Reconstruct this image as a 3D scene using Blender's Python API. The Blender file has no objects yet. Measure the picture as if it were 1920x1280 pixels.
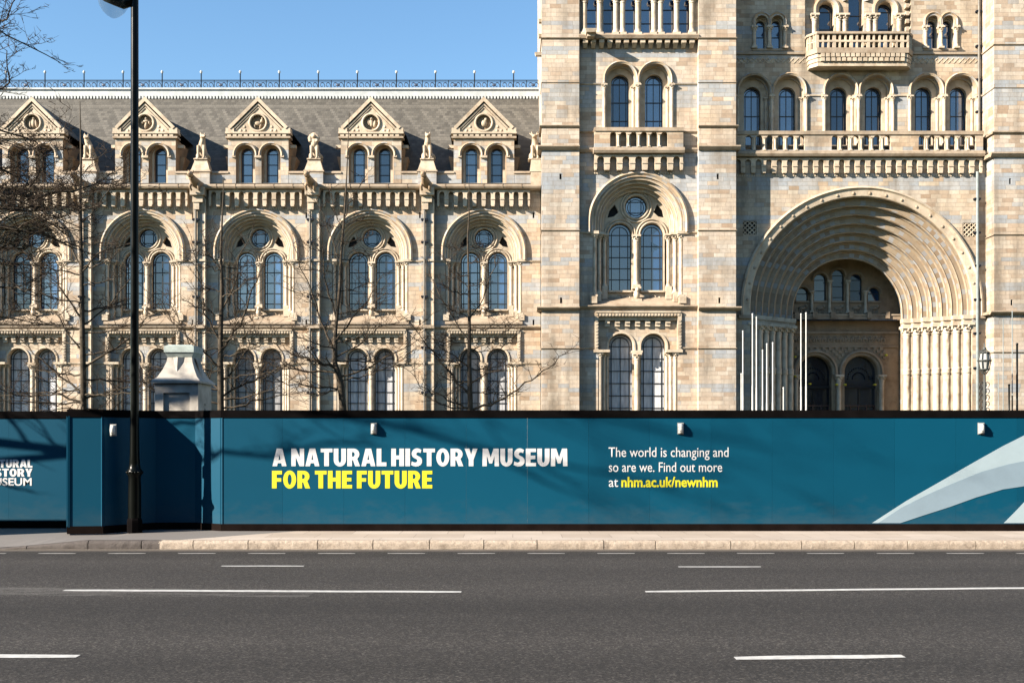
import bpy, bmesh, math, random
from mathutils import Vector, Matrix, geometry, noise
R = math.radians
PI = math.pi
C = bpy.context.scene.collection
SC = bpy.context.scene

# ------------------------------------------------------------------ camera, sky, sun, exposure
F = 2100.0; EYE = 1.55; HOR = 822.0
cam_d = bpy.data.cameras.new("camera"); cam = bpy.data.objects.new("camera", cam_d); C.objects.link(cam)
cam.location = (0, 0, EYE); cam.rotation_euler = (R(90), 0, 0)
cam_d.sensor_width = 36.0; cam_d.lens = F/1920*36; cam_d.shift_y = (HOR-640)/1920
cam_d.clip_start = 0.1; cam_d.clip_end = 3000
SC.camera = cam

SUN = Vector((2.05, 1.0, -1.10)).normalized()       # direction the sunlight travels
sun_d = bpy.data.lights.new("sun", 'SUN'); sun_d.energy = 5.0; sun_d.angle = R(0.55); sun_d.color = (1.0, 0.90, 0.77)
sun = bpy.data.objects.new("sun", sun_d); C.objects.link(sun)
sun.rotation_euler = SUN.to_track_quat('-Z', 'Y').to_euler(); sun.location = (-40, -20, 40)

wd = bpy.data.worlds.new("World"); SC.world = wd; wd.use_nodes = True
nt = wd.node_tree
bg = nt.nodes["Background"]; bg.inputs[1].default_value = 0.060
sky = nt.nodes.new("ShaderNodeTexSky"); sky.sky_type = 'NISHITA'; sky.sun_disc = False
sky.sun_elevation = math.asin(-SUN.z); sky.sun_rotation = math.atan2(-SUN.x, -SUN.y) % (2*PI)
sky.air_density = 1.15; sky.dust_density = 0.0; sky.ozone_density = 2.2
hs = nt.nodes.new("ShaderNodeHueSaturation"); hs.inputs["Saturation"].default_value = 1.16
nt.links.new(sky.outputs[0], hs.inputs["Color"]); nt.links.new(hs.outputs[0], bg.inputs[0])
SC.view_settings.view_transform = 'Standard'; SC.view_settings.look = 'None'
SC.view_settings.exposure = 1.90; SC.view_settings.gamma = 1.0
SC.cycles.max_bounces = 5; SC.cycles.diffuse_bounces = 1; SC.cycles.glossy_bounces = 2; SC.cycles.transparent_max_bounces = 8
SC.cycles.caustics_reflective = False; SC.cycles.caustics_refractive = False

def PX(px, Y): return (px-960)*Y/F
def PZ(py, Y): return EYE+(HOR-py)*Y/F
def P3(px, py, Y): return Vector((PX(px, Y), Y, PZ(py, Y)))

# ------------------------------------------------------------------ mesh builder
class MB:
    def __init__(s): s.v=[]; s.f=[]; s.m=[]; s.s=[]; s.uv=[]
    def face(s, pts, m=0, sm=False, uv=None):
        n=len(s.v); s.v += [tuple(p) for p in pts]; s.f.append(tuple(range(n, n+len(pts)))); s.m.append(m); s.s.append(sm); s.uv.append(uv)
    def grid(s, rows, m=0, sm=True, closed=False, uvf=None, mf=None):
        n=len(s.v); w=len(rows[0])
        for r in rows: s.v += [tuple(p) for p in r]
        for i in range(len(rows)-1):
            for j in range(w if closed else w-1):
                j2=(j+1)%w
                s.f.append((n+i*w+j, n+i*w+j2, n+(i+1)*w+j2, n+(i+1)*w+j)); s.m.append(mf(i,j) if mf else m); s.s.append(sm)
                s.uv.append([uvf(i,j),uvf(i,j+1),uvf(i+1,j+1),uvf(i+1,j)] if uvf else None)
    def box(s, x0,x1,y0,y1,z0,z1,m=0):
        p=[(x0,y0,z0),(x1,y0,z0),(x1,y1,z0),(x0,y1,z0),(x0,y0,z1),(x1,y0,z1),(x1,y1,z1),(x0,y1,z1)]
        for q in ((3,2,1,0),(4,5,6,7),(0,1,5,4),(1,2,6,5),(2,3,7,6),(3,0,4,7)): s.face([p[i] for i in q], m)
    def frustum(s, x0,x1,y0,y1,z0, X0,X1,Y0,Y1,z1, m=0):
        p=[(x0,y0,z0),(x1,y0,z0),(x1,y1,z0),(x0,y1,z0),(X0,Y0,z1),(X1,Y0,z1),(X1,Y1,z1),(X0,Y1,z1)]
        for q in ((3,2,1,0),(4,5,6,7),(0,1,5,4),(1,2,6,5),(2,3,7,6),(3,0,4,7)): s.face([p[i] for i in q], m)
    def prism_x(s, prof, x0, x1, m=0):          # prof (y,z) closed polygon, convex-ish
        n=len(prof)
        for i in range(n):
            a,b=prof[i],prof[(i+1)%n]
            s.face([(x0,a[0],a[1]),(x1,a[0],a[1]),(x1,b[0],b[1]),(x0,b[0],b[1])], m)
        s.face([(x0,a[0],a[1]) for a in prof], m); s.face([(x1,a[0],a[1]) for a in reversed(prof)], m)
    def lathe(s, cx, cy, prof, n=12, m=0, sm=True, twist=None):
        rows=[]
        for (r,z) in prof:
            rows.append([(cx+r*math.cos(2*PI*j/n), cy+r*math.sin(2*PI*j/n), z) for j in range(n)])
        s.grid(rows, m, sm, True)
        if prof[-1][0]>0.001: s.face(rows[-1], m)
        if prof[0][0]>0.001: s.face(list(reversed(rows[0])), m)
    def tube(s, path, rad, n=6, m=0, sm=True, closed=False, cap=True):
        path=[Vector(p) for p in path]; k=len(path)
        if not hasattr(rad,'__len__'): rad=[rad]*k
        rows=[]; up=None
        for i in range(k):
            if closed: d=path[(i+1)%k]-path[i-1]
            else: d=path[min(i+1,k-1)]-path[max(i-1,0)]
            if d.length<1e-9: d=Vector((0,0,1))
            d.normalize()
            if up is None:
                up=Vector((0,0,1)) if abs(d.z)<0.9 else Vector((1,0,0))
            a=d.cross(up)
            if a.length<1e-6: a=d.cross(Vector((0,1,0)))
            a.normalize(); b=a.cross(d); up=b
            rows.append([path[i]+rad[i]*(a*math.cos(2*PI*j/n)+b*math.sin(2*PI*j/n)) for j in range(n)])
        if closed: rows.append(rows[0])
        s.grid(rows, m, sm, True)
        if cap and not closed:
            s.face(list(reversed(rows[0])), m)
            if rad[-1]>0.004: s.face(rows[-1], m)
    def ellipsoid(s, c, r, n=10, k=7, m=0, rot=None):
        rows=[]
        for i in range(k+1):
            t=-PI/2+PI*i/k
            row=[]
            for j in range(n):
                a=2*PI*j/n; p=Vector((r[0]*math.cos(t)*math.cos(a), r[1]*math.cos(t)*math.sin(a), r[2]*math.sin(t)))
                if rot is not None: p=rot@p
                row.append(p+Vector(c))
            rows.append(row)
        s.grid(rows, m, True, True)
    def cdt(s, loops_outer, holes, y, m=0, fn=None):   # flat wall at depth y (x,z polygons)
        vs=[]; es=[]
        for L in [loops_outer]+holes:
            n=len(vs)
            for p in L: vs.append(Vector((p[0],p[1])))
            for i in range(len(L)): es.append((n+i, n+(i+1)%len(L)))
        ov,oe,of,_,_,_ = geometry.delaunay_2d_cdt(vs, es, [], 0, 1e-5)
        for f in of:
            c=sum((ov[i] for i in f), Vector((0,0)))/len(f)
            if not inside(c, loops_outer): continue
            if any(inside(c,h) for h in holes): continue
            pts=[(ov[i].x, y, ov[i].y) for i in f]
            # orient toward -y
            a=Vector(pts[1])-Vector(pts[0]); b=Vector(pts[2])-Vector(pts[0])
            if a.cross(b).y>0: pts.reverse()
            s.face(pts, m)
    def reveal(s, loop, y0, y1, m=0, closed=True):
        n=len(loop)
        for i in range(n if closed else n-1):
            a,b=loop[i],loop[(i+1)%n]
            s.face([(a[0],y0,a[1]),(b[0],y0,b[1]),(b[0],y1,b[1]),(a[0],y1,a[1])], m)
    def sweep(s, cx, zs, prof, zleg=None, n=24, m=0, sm=True, a0=PI, a1=0.0, mf=None):
        # sweep an (r,y) profile around a semicircular arch with straight legs down to zleg
        acc=0.0
        for k in range(len(prof)-1):
            (r0,y0),(r1,y1)=prof[k],prof[k+1]
            seg=math.hypot(r1-r0,y1-y0)
            rm=(r0+r1)/2
            rows=[[],[]]; us=[]
            ths=[a0+(a1-a0)*i/n for i in range(n+1)]
            pre=[]; post=[]
            if zleg is not None:
                pre=[-1]; post=[1]
            for side,rr,yy in ((0,r0,y0),(1,r1,y1)):
                row=[]
                if pre: row.append((cx-rr, yy, zleg))
                for t in ths: row.append((cx+rr*math.cos(t), yy, zs+rr*math.sin(t)))
                if post: row.append((cx+rr, yy, zleg))
                rows[side]=row
            u=0; us=[]
            if pre: us.append(-(zs-zleg))
            us += [rm*abs(t-a0) for t in ths]
            if post: us.append(rm*abs(a1-a0)+(zs-zleg))
            mm = mf(k) if mf else m
            s.grid(rows, mm, sm, False, lambda i,j: (us[min(j,len(us)-1)], acc+(seg if i else 0)))
            acc+=seg+0.37
    def merge(s, o, off=(0,0,0)):
        n=len(s.v); s.v += [(p[0]+off[0],p[1]+off[1],p[2]+off[2]) for p in o.v]
        s.f += [tuple(i+n for i in f) for f in o.f]; s.m+=o.m; s.s+=o.s; s.uv+=o.uv
    def mesh(s, name, mats):
        me=bpy.data.meshes.new(name); me.from_pydata(s.v, [], s.f)
        for m in mats: me.materials.append(m)
        me.polygons.foreach_set('material_index', s.m); me.polygons.foreach_set('use_smooth', s.s)
        if any(u is not None for u in s.uv):
            ul=me.uv_layers.new(name="UVMap"); dat=[]
            for f,u in zip(s.f, s.uv):
                if u is None: dat += [0.0,0.0]*len(f)
                else:
                    for q in u: dat += [q[0],q[1]]
            ul.data.foreach_set('uv', dat)
        me.update(); return me
    def build(s, name, mats, parent=None, loc=(0,0,0)):
        if not isinstance(mats,(list,tuple)): mats=[mats]
        return link(name, s.mesh(name, mats), parent, loc)

def inside(p, poly):
    x,y=p[0],p[1]; c=False; n=len(poly); j=n-1
    for i in range(n):
        xi,yi=poly[i]; xj,yj=poly[j]
        if (yi>y)!=(yj>y) and x<(xj-xi)*(y-yi)/(yj-yi)+xi: c=not c
        j=i
    return c
def link(name, data, parent=None, loc=(0,0,0)):
    o=bpy.data.objects.new(name, data); C.objects.link(o); o.location=loc
    if parent is not None: o.parent=parent
    return o
def empty(name, loc=(0,0,0), parent=None): return link(name, None, parent, loc)
def tag(o, label=None, cat=None, group=None, kind=None):
    if label: o['label']=label
    if cat: o['category']=cat
    if group: o['group']=group
    if kind: o['kind']=kind
    return o
def copy_tree(o, parent=None, loc=None, kids=None):
    c=o.copy(); C.objects.link(c); c.parent=parent
    if loc is not None: c.location=loc
    for ch in list(o.children): copy_tree(ch, c)
    return c
def arch(cx, zs, r, zb, n=20):
    return [(cx-r,zb)]+[(cx+r*math.cos(PI-PI*i/n), zs+r*math.sin(PI*i/n)) for i in range(n+1)]+[(cx+r,zb)]
def rect(x0,x1,z0,z1): return [(x0,z0),(x0,z1),(x1,z1),(x1,z0)]
def circle(cx,cz,r,n=24): return [(cx+r*math.cos(2*PI*i/n), cz+r*math.sin(2*PI*i/n)) for i in range(n)]

# ------------------------------------------------------------------ materials
class N:
    def __init__(s, name):
        s.mat=bpy.data.materials.new(name); s.mat.use_nodes=True; s.t=s.mat.node_tree; s.b=s.t.nodes["Principled BSDF"]
    def n(s, typ, **kw):
        x=s.t.nodes.new("ShaderNode"+typ)
        for k,v in kw.items(): setattr(x,k,v)
        return x
    def l(s, a, b): s.t.links.new(a,b)
    def sock(s, v, inp):
        if isinstance(v,(int,float)): inp.default_value=v
        elif isinstance(v,tuple): inp.default_value=v
        else: s.l(v, inp)
    def math(s, op, a, b=None, c=None, clamp=False):
        x=s.n("Math", operation=op, use_clamp=clamp); s.sock(a,x.inputs[0])
        if b is not None: s.sock(b,x.inputs[1])
        if c is not None: s.sock(c,x.inputs[2])
        return x.outputs[0]
    def mix(s, fac, a, b, blend='MIX'):
        x=s.n("Mix", data_type='RGBA', blend_type=blend); s.sock(fac,x.inputs[0])
        for v,i in ((a,6),(b,7)):
            if isinstance(v,tuple): x.inputs[i].default_value=(*v,1) if len(v)==3 else v
            else: s.l(v,x.inputs[i])
        return x.outputs[2]
    def noise(s, scale, detail=3, rough=0.55, vec=None, out=0):
        x=s.n("TexNoise"); x.inputs["Scale"].default_value=scale; x.inputs["Detail"].default_value=detail; x.inputs["Roughness"].default_value=rough
        if vec is not None: s.l(vec,x.inputs["Vector"])
        return x.outputs[out]
    def ramp(s, fac, stops, interp='LINEAR'):
        x=s.n("ValToRGB"); x.color_ramp.interpolation=interp; e=x.color_ramp.elements
        while len(e)<len(stops): e.new(0.5)
        for i,(p,c) in enumerate(stops):
            e[i].position=p; e[i].color=(*c,1) if isinstance(c,tuple) else (c,c,c,1)
        s.l(fac,x.inputs[0]); return x.outputs[0]
    def pos(s):
        g=s.n("NewGeometry"); return g.outputs["Position"]
    def sep(s, v):
        x=s.n("SeparateXYZ"); s.l(v,x.inputs[0]); return x.outputs
    def comb(s, a,b,c=0.0):
        x=s.n("CombineXYZ"); s.sock(a,x.inputs[0]); s.sock(b,x.inputs[1]); s.sock(c,x.inputs[2]); return x.outputs[0]
    def white(s, vec, dims='3D'):
        x=s.n("TexWhiteNoise", noise_dimensions=dims)
        if dims=='1D': s.sock(vec,x.inputs["W"])
        else: s.l(vec,x.inputs["Vector"])
        return x.outputs["Value"]
    def scale(s, v, sc):
        x=s.n("Mapping"); s.l(v,x.inputs[0]); x.inputs["Scale"].default_value=sc; return x.outputs[0]
    def bump(s, h, strength=0.3, dist=0.02):
        x=s.n("Bump"); x.inputs["Strength"].default_value=strength; x.inputs["Distance"].default_value=dist
        s.l(h,x.inputs["Height"]); s.l(x.outputs[0], s.b.inputs["Normal"])
    def out(s, color=None, rough=None, alb=0.62, **kw):
        if color is not None:
            if alb!=1.0:
                color=tuple(c*alb for c in color) if isinstance(color,tuple) else s.mix(1.0,color,(alb,alb,alb),'MULTIPLY')
            if isinstance(color,tuple): s.b.inputs["Base Color"].default_value=(*color,1)
            else: s.l(color,s.b.inputs["Base Color"])
        if rough is not None: s.sock(rough, s.b.inputs["Roughness"])
        for k,v in kw.items(): s.sock(v, s.b.inputs[k.replace('_',' ')])
        return s.mat

def weather(m, col, amt=1.0):
    """stains with a shape of their own: broad grey-brown patches and vertical rain streaks"""
    P=m.pos()
    n1=m.noise(0.35,5,0.65,P); n2=m.noise(1.0,4,0.6,m.scale(P,(1.6,1.6,0.12)))
    f=m.math('MULTIPLY', m.math('SUBTRACT', m.math('MULTIPLY',n1,n2), 0.20, clamp=True), 2.3*amt, clamp=True)
    return m.mix(f, col, (0.22,0.175,0.125))

def stone_ashlar(name, ch=0.225, bw=0.54, blue=0.70, warm=(1,1,1)):
    m=N(name); P=m.pos(); x,y,z=m.sep(P)
    h=m.math('ADD', x, m.math('MULTIPLY', y, 1.0))
    zc=m.math('DIVIDE', z, ch); c=m.math('FLOOR', zc)
    w1=m.white(c,'1D')
    hb=m.math('ADD', m.math('DIVIDE', h, bw), m.math('MULTIPLY', w1, 7.31))
    col=m.math('FLOOR', hb)
    wn=m.white(m.comb(col,c,3.0))
    wn2=m.white(m.comb(c,col,9.0))
    W=lambda t: tuple(t[i]*warm[i] for i in range(3))
    base=m.ramp(wn, [(0.0,W((0.46,0.33,0.225))),(0.12,W((0.60,0.47,0.35))),(0.4,W((0.69,0.575,0.445))),(0.65,W((0.64,0.53,0.42))),(0.85,W((0.76,0.665,0.54))),(0.95,W((0.56,0.43,0.315))),(1.0,W((0.48,0.36,0.25)))])
    # whole courses of blue-grey blocks
    cf=m.math('FLOOR', m.math('DIVIDE', c, 2.0))
    wb=m.white(m.math('ADD', cf, 41.0),'1D')
    isb=m.math('MULTIPLY', m.math('GREATER_THAN', wb, blue), m.math('GREATER_THAN', wn2, 0.2))
    bluec=m.ramp(wn2, [(0.2,(0.45,0.465,0.48)),(0.6,(0.38,0.43,0.485)),(1.0,(0.56,0.56,0.555))])
    colr=m.mix(m.math('MULTIPLY',isb,0.85), base, bluec)
    # sparse stray blue blocks
    st=m.math('MULTIPLY', m.math('GREATER_THAN', m.white(m.comb(col,c,17.0)), 0.94), 0.6)
    colr=m.mix(st, colr, (0.43,0.45,0.46))
    fz=m.math('FRACT', zc); fx=m.math('FRACT', hb)
    ez=m.math('MINIMUM', fz, m.math('SUBTRACT',1.0,fz)); ex=m.math('MINIMUM', fx, m.math('SUBTRACT',1.0,fx))
    mz=m.math('LESS_THAN', ez, 0.035); mx=m.math('LESS_THAN', ex, 0.014)
    mort=m.math('MAXIMUM', mz, mx)
    colr=m.mix(m.math('MULTIPLY',mort,0.7), colr, (0.29,0.235,0.18))
    drift=m.noise(0.33,4,0.6,P)
    colr=m.mix(1.0,colr,m.ramp(drift,[(0.32,(1.0,0.93,0.84)),(0.5,(1.0,0.985,0.96)),(0.68,(0.93,0.96,0.99))]),'MULTIPLY')
    colr=weather(m, colr, 1.55)
    fine=m.noise(6.0,4,0.6,P)
    colr=m.mix(0.35, colr, m.ramp(fine,[(0.3,0.55),(0.7,1.2)]), 'MULTIPLY')
    hgt=m.math('SUBTRACT', m.math('MULTIPLY',fine,0.5), mort)
    m.bump(hgt, 0.35, 0.012)
    return m.out(colr, 0.75)

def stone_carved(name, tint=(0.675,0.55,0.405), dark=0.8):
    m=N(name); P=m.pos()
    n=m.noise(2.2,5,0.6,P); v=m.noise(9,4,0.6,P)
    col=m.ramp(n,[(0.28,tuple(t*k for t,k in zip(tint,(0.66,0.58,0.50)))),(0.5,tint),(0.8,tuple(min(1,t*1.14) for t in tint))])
    x,y,z=m.sep(P)
    blk=m.white(m.comb(m.math('FLOOR',m.math('DIVIDE',m.math('ADD',x,y),0.55)),m.math('FLOOR',m.math('DIVIDE',z,0.4)),0.0))
    col=m.mix(0.3,col,m.ramp(blk,[(0,0.7),(1,1.2)]),'MULTIPLY')
    col=weather(m,col,dark)
    m.bump(m.math('ADD',v,m.noise(2.5,3,0.5,P)),0.35,0.02)
    return m.out(col,0.72)

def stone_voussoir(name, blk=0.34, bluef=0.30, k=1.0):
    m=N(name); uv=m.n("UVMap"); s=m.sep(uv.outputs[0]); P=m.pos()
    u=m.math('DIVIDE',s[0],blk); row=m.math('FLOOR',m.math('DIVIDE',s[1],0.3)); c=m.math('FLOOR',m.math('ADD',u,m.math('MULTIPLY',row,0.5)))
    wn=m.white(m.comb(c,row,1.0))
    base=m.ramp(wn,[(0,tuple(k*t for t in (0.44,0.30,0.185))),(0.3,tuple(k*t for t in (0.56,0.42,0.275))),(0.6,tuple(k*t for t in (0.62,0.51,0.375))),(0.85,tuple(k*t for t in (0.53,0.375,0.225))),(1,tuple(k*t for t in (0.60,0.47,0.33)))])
    alt=m.math('MULTIPLY', m.math('GREATER_THAN',m.math('FRACT',m.math('MULTIPLY',c,0.5)),0.3), m.math('LESS_THAN',m.white(m.comb(row,7.0,c)),bluef*2))
    col=m.mix(m.math('MULTIPLY',alt,0.6),base,(0.37,0.41,0.45))
    fu=m.math('FRACT',m.math('ADD',u,m.math('MULTIPLY',row,0.5)))
    j=m.math('LESS_THAN',fu,0.06)
    col=m.mix(m.math('MULTIPLY',j,0.45),col,(0.27,0.215,0.165))
    col=weather(m,col,0.7)
    n=m.noise(7,4,0.6,P)
    m.bump(n,0.3,0.015)
    return m.out(col,0.72)

def plain(name, col, rough=0.6, var=0.2, sc=4.0, bump=0.0, **kw):
    m=N(name); P=m.pos(); n=m.noise(sc,4,0.6,P)
    c=m.ramp(n,[(0.3,tuple(t*(1-var) for t in col)),(0.7,tuple(min(1,t*(1+var)) for t in col))])
    if bump: m.bump(n,bump,0.02)
    return m.out(c,rough,**kw)

def slate():
    m=N("roof_slate"); P=m.pos(); x,y,z=m.sep(P)
    c0=m.math('DIVIDE',z,0.17); c=m.math('FLOOR',c0)
    hb=m.math('ADD',m.math('DIVIDE',x,0.21),m.math('MULTIPLY',m.math('FRACT',m.math('MULTIPLY',c,0.5)),1.0)); col=m.math('FLOOR',hb)
    wn=m.white(m.comb(col,c,0.0))
    base=m.ramp(wn,[(0,(0.070,0.062,0.049)),(0.5,(0.098,0.088,0.070)),(1,(0.130,0.117,0.095))])
    # pale diagonal / horizontal patterning of slates in one belt
    d=m.math('FRACT',m.math('DIVIDE',m.math('ADD',col,m.math('MULTIPLY',c,0.5)),5.0))
    belt=m.math('MULTIPLY',m.math('GREATER_THAN',z,18.75),m.math('LESS_THAN',z,20.7))
    pat=m.math('MULTIPLY',m.math('LESS_THAN',d,0.2),belt)
    hz=m.math('ADD',m.math('LESS_THAN',m.math('ABSOLUTE',m.math('SUBTRACT',z,18.55)),0.1),m.math('LESS_THAN',m.math('ABSOLUTE',m.math('SUBTRACT',z,20.95)),0.1))
    base=m.mix(m.math('MULTIPLY',m.math('MAXIMUM',pat,hz,clamp=True),0.45),base,(0.20,0.18,0.148))
    fz=m.math('FRACT',c0); fx=m.math('FRACT',hb)
    line=m.math('MAXIMUM',m.math('LESS_THAN',fz,0.14),m.math('LESS_THAN',fx,0.07))
    base=m.mix(m.math('MULTIPLY',line,0.6),base,(0.06,0.055,0.048))
    base=m.mix(0.5,base,m.ramp(m.noise(0.5,4,0.6,P),[(0.3,0.75),(0.7,1.2)]),'MULTIPLY')
    m.bump(m.math('SUBTRACT',fz,line),0.4,0.02)
    return m.out(base,0.75)

def glass(name, tint=(0.010,0.027,0.070), ior=2.3, blind=0.0, blindcol=(0.30,0.31,0.33)):  # blue tint paints part of the sky reflection into the base colour
    m=N(name); P=m.pos(); x,y,z=m.sep(P)
    ob=m.n("ObjectInfo"); rnd=ob.outputs["Random"]
    n=m.noise(0.9,2,0.5,m.n("TexCoord").outputs["Object"])
    col=m.ramp(n,[(0.35,tint),(0.7,tuple(t*1.9 for t in tint))])
    if blind:
        loc=m.sep(m.n("TexCoord").outputs["Object"])
        bl=m.math('GREATER_THAN',m.math('ADD',m.math('MULTIPLY',n,1.4),m.math('MULTIPLY',rnd,0.5)),1.0-blind)
        nb=m.noise(2.5,3,0.5,m.scale(P,(3,3,0.4)))
        bc=m.ramp(nb,[(0.3,tuple(t*0.55 for t in blindcol)),(0.7,blindcol)])
        col=m.mix(bl,col,bc)
    w=m.noise(1.3,2,0.5,m.scale(P,(1.5,1,1)))
    m.bump(w,0.05,0.05)
    br=m.math('ADD',0.55,m.math('MULTIPLY',rnd,0.9))
    cb=m.n('CombineColor'); [m.l(br,cb.inputs[i]) for i in range(3)]
    col=m.mix(1.0,col,cb.outputs[0],'MULTIPLY')
    return m.out(col,m.math('ADD',0.03,m.math('MULTIPLY',rnd,0.07)),alb=1.0,IOR=m.math('ADD',ior-0.35,m.math('MULTIPLY',rnd,0.7)))

M={}
M['wall']=stone_ashlar("stone_ashlar",warm=(1.0,0.975,0.935))
M['tower']=stone_ashlar("stone_tower", 0.222, 0.58, 0.70, (1.0,1.0,1.02))
M['carved']=stone_carved("stone_carved")
M['shaft']=stone_carved("stone_shaft",(0.70,0.58,0.44),0.5)
M['coping']=stone_carved("stone_coping",(0.47,0.365,0.26),1.1)
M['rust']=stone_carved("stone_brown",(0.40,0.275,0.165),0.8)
M['vous']=stone_voussoir("stone_voussoir")
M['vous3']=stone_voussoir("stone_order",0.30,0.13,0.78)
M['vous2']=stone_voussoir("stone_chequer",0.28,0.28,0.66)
M['slate']=slate()
M['lead']=plain("lead_sheet",(0.56,0.59,0.59),0.5,0.12,3.0,0.1)
M['iron']=plain("painted_iron",(0.012,0.016,0.026),0.7,0.2,Specular_IOR_Level=0.1)
M['leading']=plain("window_leading",(0.012,0.014,0.018),0.5,0.2)
M['ironblue']=plain("blue_iron",(0.03,0.05,0.10),0.5,0.2)
M['pipe']=plain("downpipe_paint",(0.17,0.15,0.12),0.55,0.3,3.0)
M['pipeteal']=plain("downpipe_grey",(0.23,0.27,0.27),0.5,0.2)
M['glass']=glass("window_glass")
M['glass_porch']=glass("porch_glass",(0.006,0.022,0.05),1.75)
M['glass_low']=glass("blind_glass",(0.07,0.078,0.09),2.0,1.02,(0.46,0.46,0.47))
M['glass_dark']=glass("dark_glass",(0.006,0.010,0.016),1.9)
M['dark']=plain("dark_interior",(0.010,0.009,0.008),0.8,0.2)
M['hole']=plain("dark_slot",(0.015,0.013,0.012),0.9,0.2)
M['door']=plain("door_wood",(0.10,0.035,0.018),0.5,0.3)
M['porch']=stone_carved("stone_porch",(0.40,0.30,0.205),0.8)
M['statue']=stone_carved("stone_statue",(0.60,0.47,0.33),0.7)
M['bark']=plain("tree_bark",(0.085,0.068,0.050),0.9,0.5,6.0,0.5,Specular_IOR_Level=0.1)
M['twig']=plain("tree_twig",(0.055,0.040,0.029),0.9,0.3,Specular_IOR_Level=0.1)
M['white_metal']=plain("white_pole",(0.60,0.585,0.55),0.5,0.2)
M['black_metal']=plain("black_metal",(0.004,0.005,0.004),0.28,0.2,Specular_IOR_Level=0.12)
M['concrete']=plain("pale_stone",(0.50,0.455,0.395),0.8,0.35,3.0,0.4)
M['verdigris']=plain("green_stained_stone",(0.42,0.49,0.46),0.7,0.25,6.0,0.2)
M['wrought']=plain("weathered_iron",(0.055,0.06,0.055),0.6,0.4)
M['cabinet']=plain("cabinet_green",(0.012,0.03,0.02),0.45,0.2)
M['stucco']=plain("stucco_brick",(0.22,0.15,0.11),0.8,0.25,2.0)
M['yellow']=plain("yellow_tape",(0.75,0.62,0.03),0.5,0.1)

# ------------------------------------------------------------------ shared pieces
_cols={}
def column_mesh(r, z0, z1, n=12, cap=True, twist=0, mid=None):
    k=(r,z0,z1,n,cap,twist,mid)
    if k in _cols: return _cols[k]
    mb=MB(); hb=r*1.5; hc=r*2.6
    mb.box(-r*1.5,r*1.5,-r*1.5,r*1.5,z0,z0+hb*0.6)
    base=[(r*1.45,z0+hb*0.6),(r*1.5,z0+hb*0.85),(r*1.2,z0+hb*1.1),(r*1.25,z0+hb*1.3),(r*1.0,z0+hb*1.55)]
    za=z0+hb*1.55; zb=z1-hc
    mb.lathe(0,0,base,n)
    if twist:
        rows=[]; K=int((zb-za)/0.07)
        nn=20
        for i in range(K+1):
            z=za+(zb-za)*i/K; row=[]
            for j in range(nn):
                a=2*PI*j/nn
                rr=r*(1+0.035*math.cos(4*a+twist*z*7.0)) if abs(twist)==1 else r*(1+0.02*math.cos(6*a+z*20)*math.cos(z*14))
                row.append((rr*math.cos(a),rr*math.sin(a),z))
            rows.append(row)
        mb.grid(rows,0,True,True)
    else:
        mb.lathe(0,0,[(r,za),(r,zb)],n)
    if mid:
        mb.lathe(0,0,[(r*1.0,mid-0.18),(r*1.22,mid-0.14),(r*1.12,mid-0.05),(r*1.12,mid+0.05),(r*1.22,mid+0.14),(r*1.0,mid+0.18)],n)
    if cap:
        mb.lathe(0,0,[(r*1.18,zb-0.02),(r*1.22,zb+0.03),(r*1.0,zb+0.06),(r*1.15,zb+hc*0.3),(r*1.55,zb+hc*0.62),(r*1.5,zb+hc*0.7)],n)
        # leaf knobs of the capital
        for ring,(zz,rr,q) in enumerate(((0.38,1.3,6),(0.62,1.62,6))):
            for j in range(q):
                a=2*PI*(j+0.5*ring)/q
                mb.ellipsoid((rr*r*math.cos(a),rr*r*math.sin(a),zb+hc*zz),(r*0.32,r*0.32,r*0.42),6,4)
        mb.box(-r*1.75,r*1.75,-r*1.75,r*1.75,zb+hc*0.7,z1)
    me=mb.mesh("column",[M['shaft']]); _cols[k]=me
    return me
def column(parent, x, y, r, z0, z1, **kw): return link("column", column_mesh(r,round(z0,4),round(z1,4),**kw), parent, (x,y,0))

def lancet_mesh(r, zs, zb, step, off=0.3, mat='glass', border=True, bar=0.022, vbar=True):
    """window in its own frame: glass and leading, glass plane y=0"""
    mb=MB(); L=arch(0,zs,r,zb,14)
    mb.face([(p[0],0,p[1]) for p in reversed(L)],0)
    rin=r*0.74
    mb.sweep(0,zs,[(r+0.02,-0.05),(r-0.035,-0.05),(r-0.035,0.0)],zb,14,1,False)
    if border:
        mb.sweep(0,zs,[(rin+bar,-0.012),(rin+bar,-0.03),(rin-bar,-0.03),(rin-bar,-0.012)],zb,12,1,False)
    if vbar: mb.box(-bar*0.8,bar*0.8,-0.034,-0.004,zb,zs+rin,1)
    z=zs
    while z>zb+0.05:
        mb.box(-r,r,-0.040,-0.006,z-bar,z+bar,1); z-=step
    return mb.mesh("window",[M[mat],M['leading']])

def rose_mesh(r, mat='glass'):
    mb=MB(); mb.face([(p[0],0,p[1]) for p in reversed(circle(0,0,r,24))],0)
    q=r*0.5
    for sx in (-1,1):
        mb.box(sx*q-0.02,sx*q+0.02,-0.035,-0.005,-r*0.87,r*0.87,1); mb.box(-r*0.87,r*0.87,-0.041,-0.011,sx*q-0.02,sx*q+0.02,1)
    n=24; mb.tube([(0.74*r*math.cos(2*PI*i/n),-0.02,0.74*r*math.sin(2*PI*i/n)) for i in range(n)],0.018,4,1,closed=True)
    n=24; mb.tube([(0.97*r*math.cos(2*PI*i/n),-0.02,0.97*r*math.sin(2*PI*i/n)) for i in range(n)],0.035,4,1,closed=True)
    return mb.mesh("rose_window",[M[mat],M['leading']])

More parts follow.
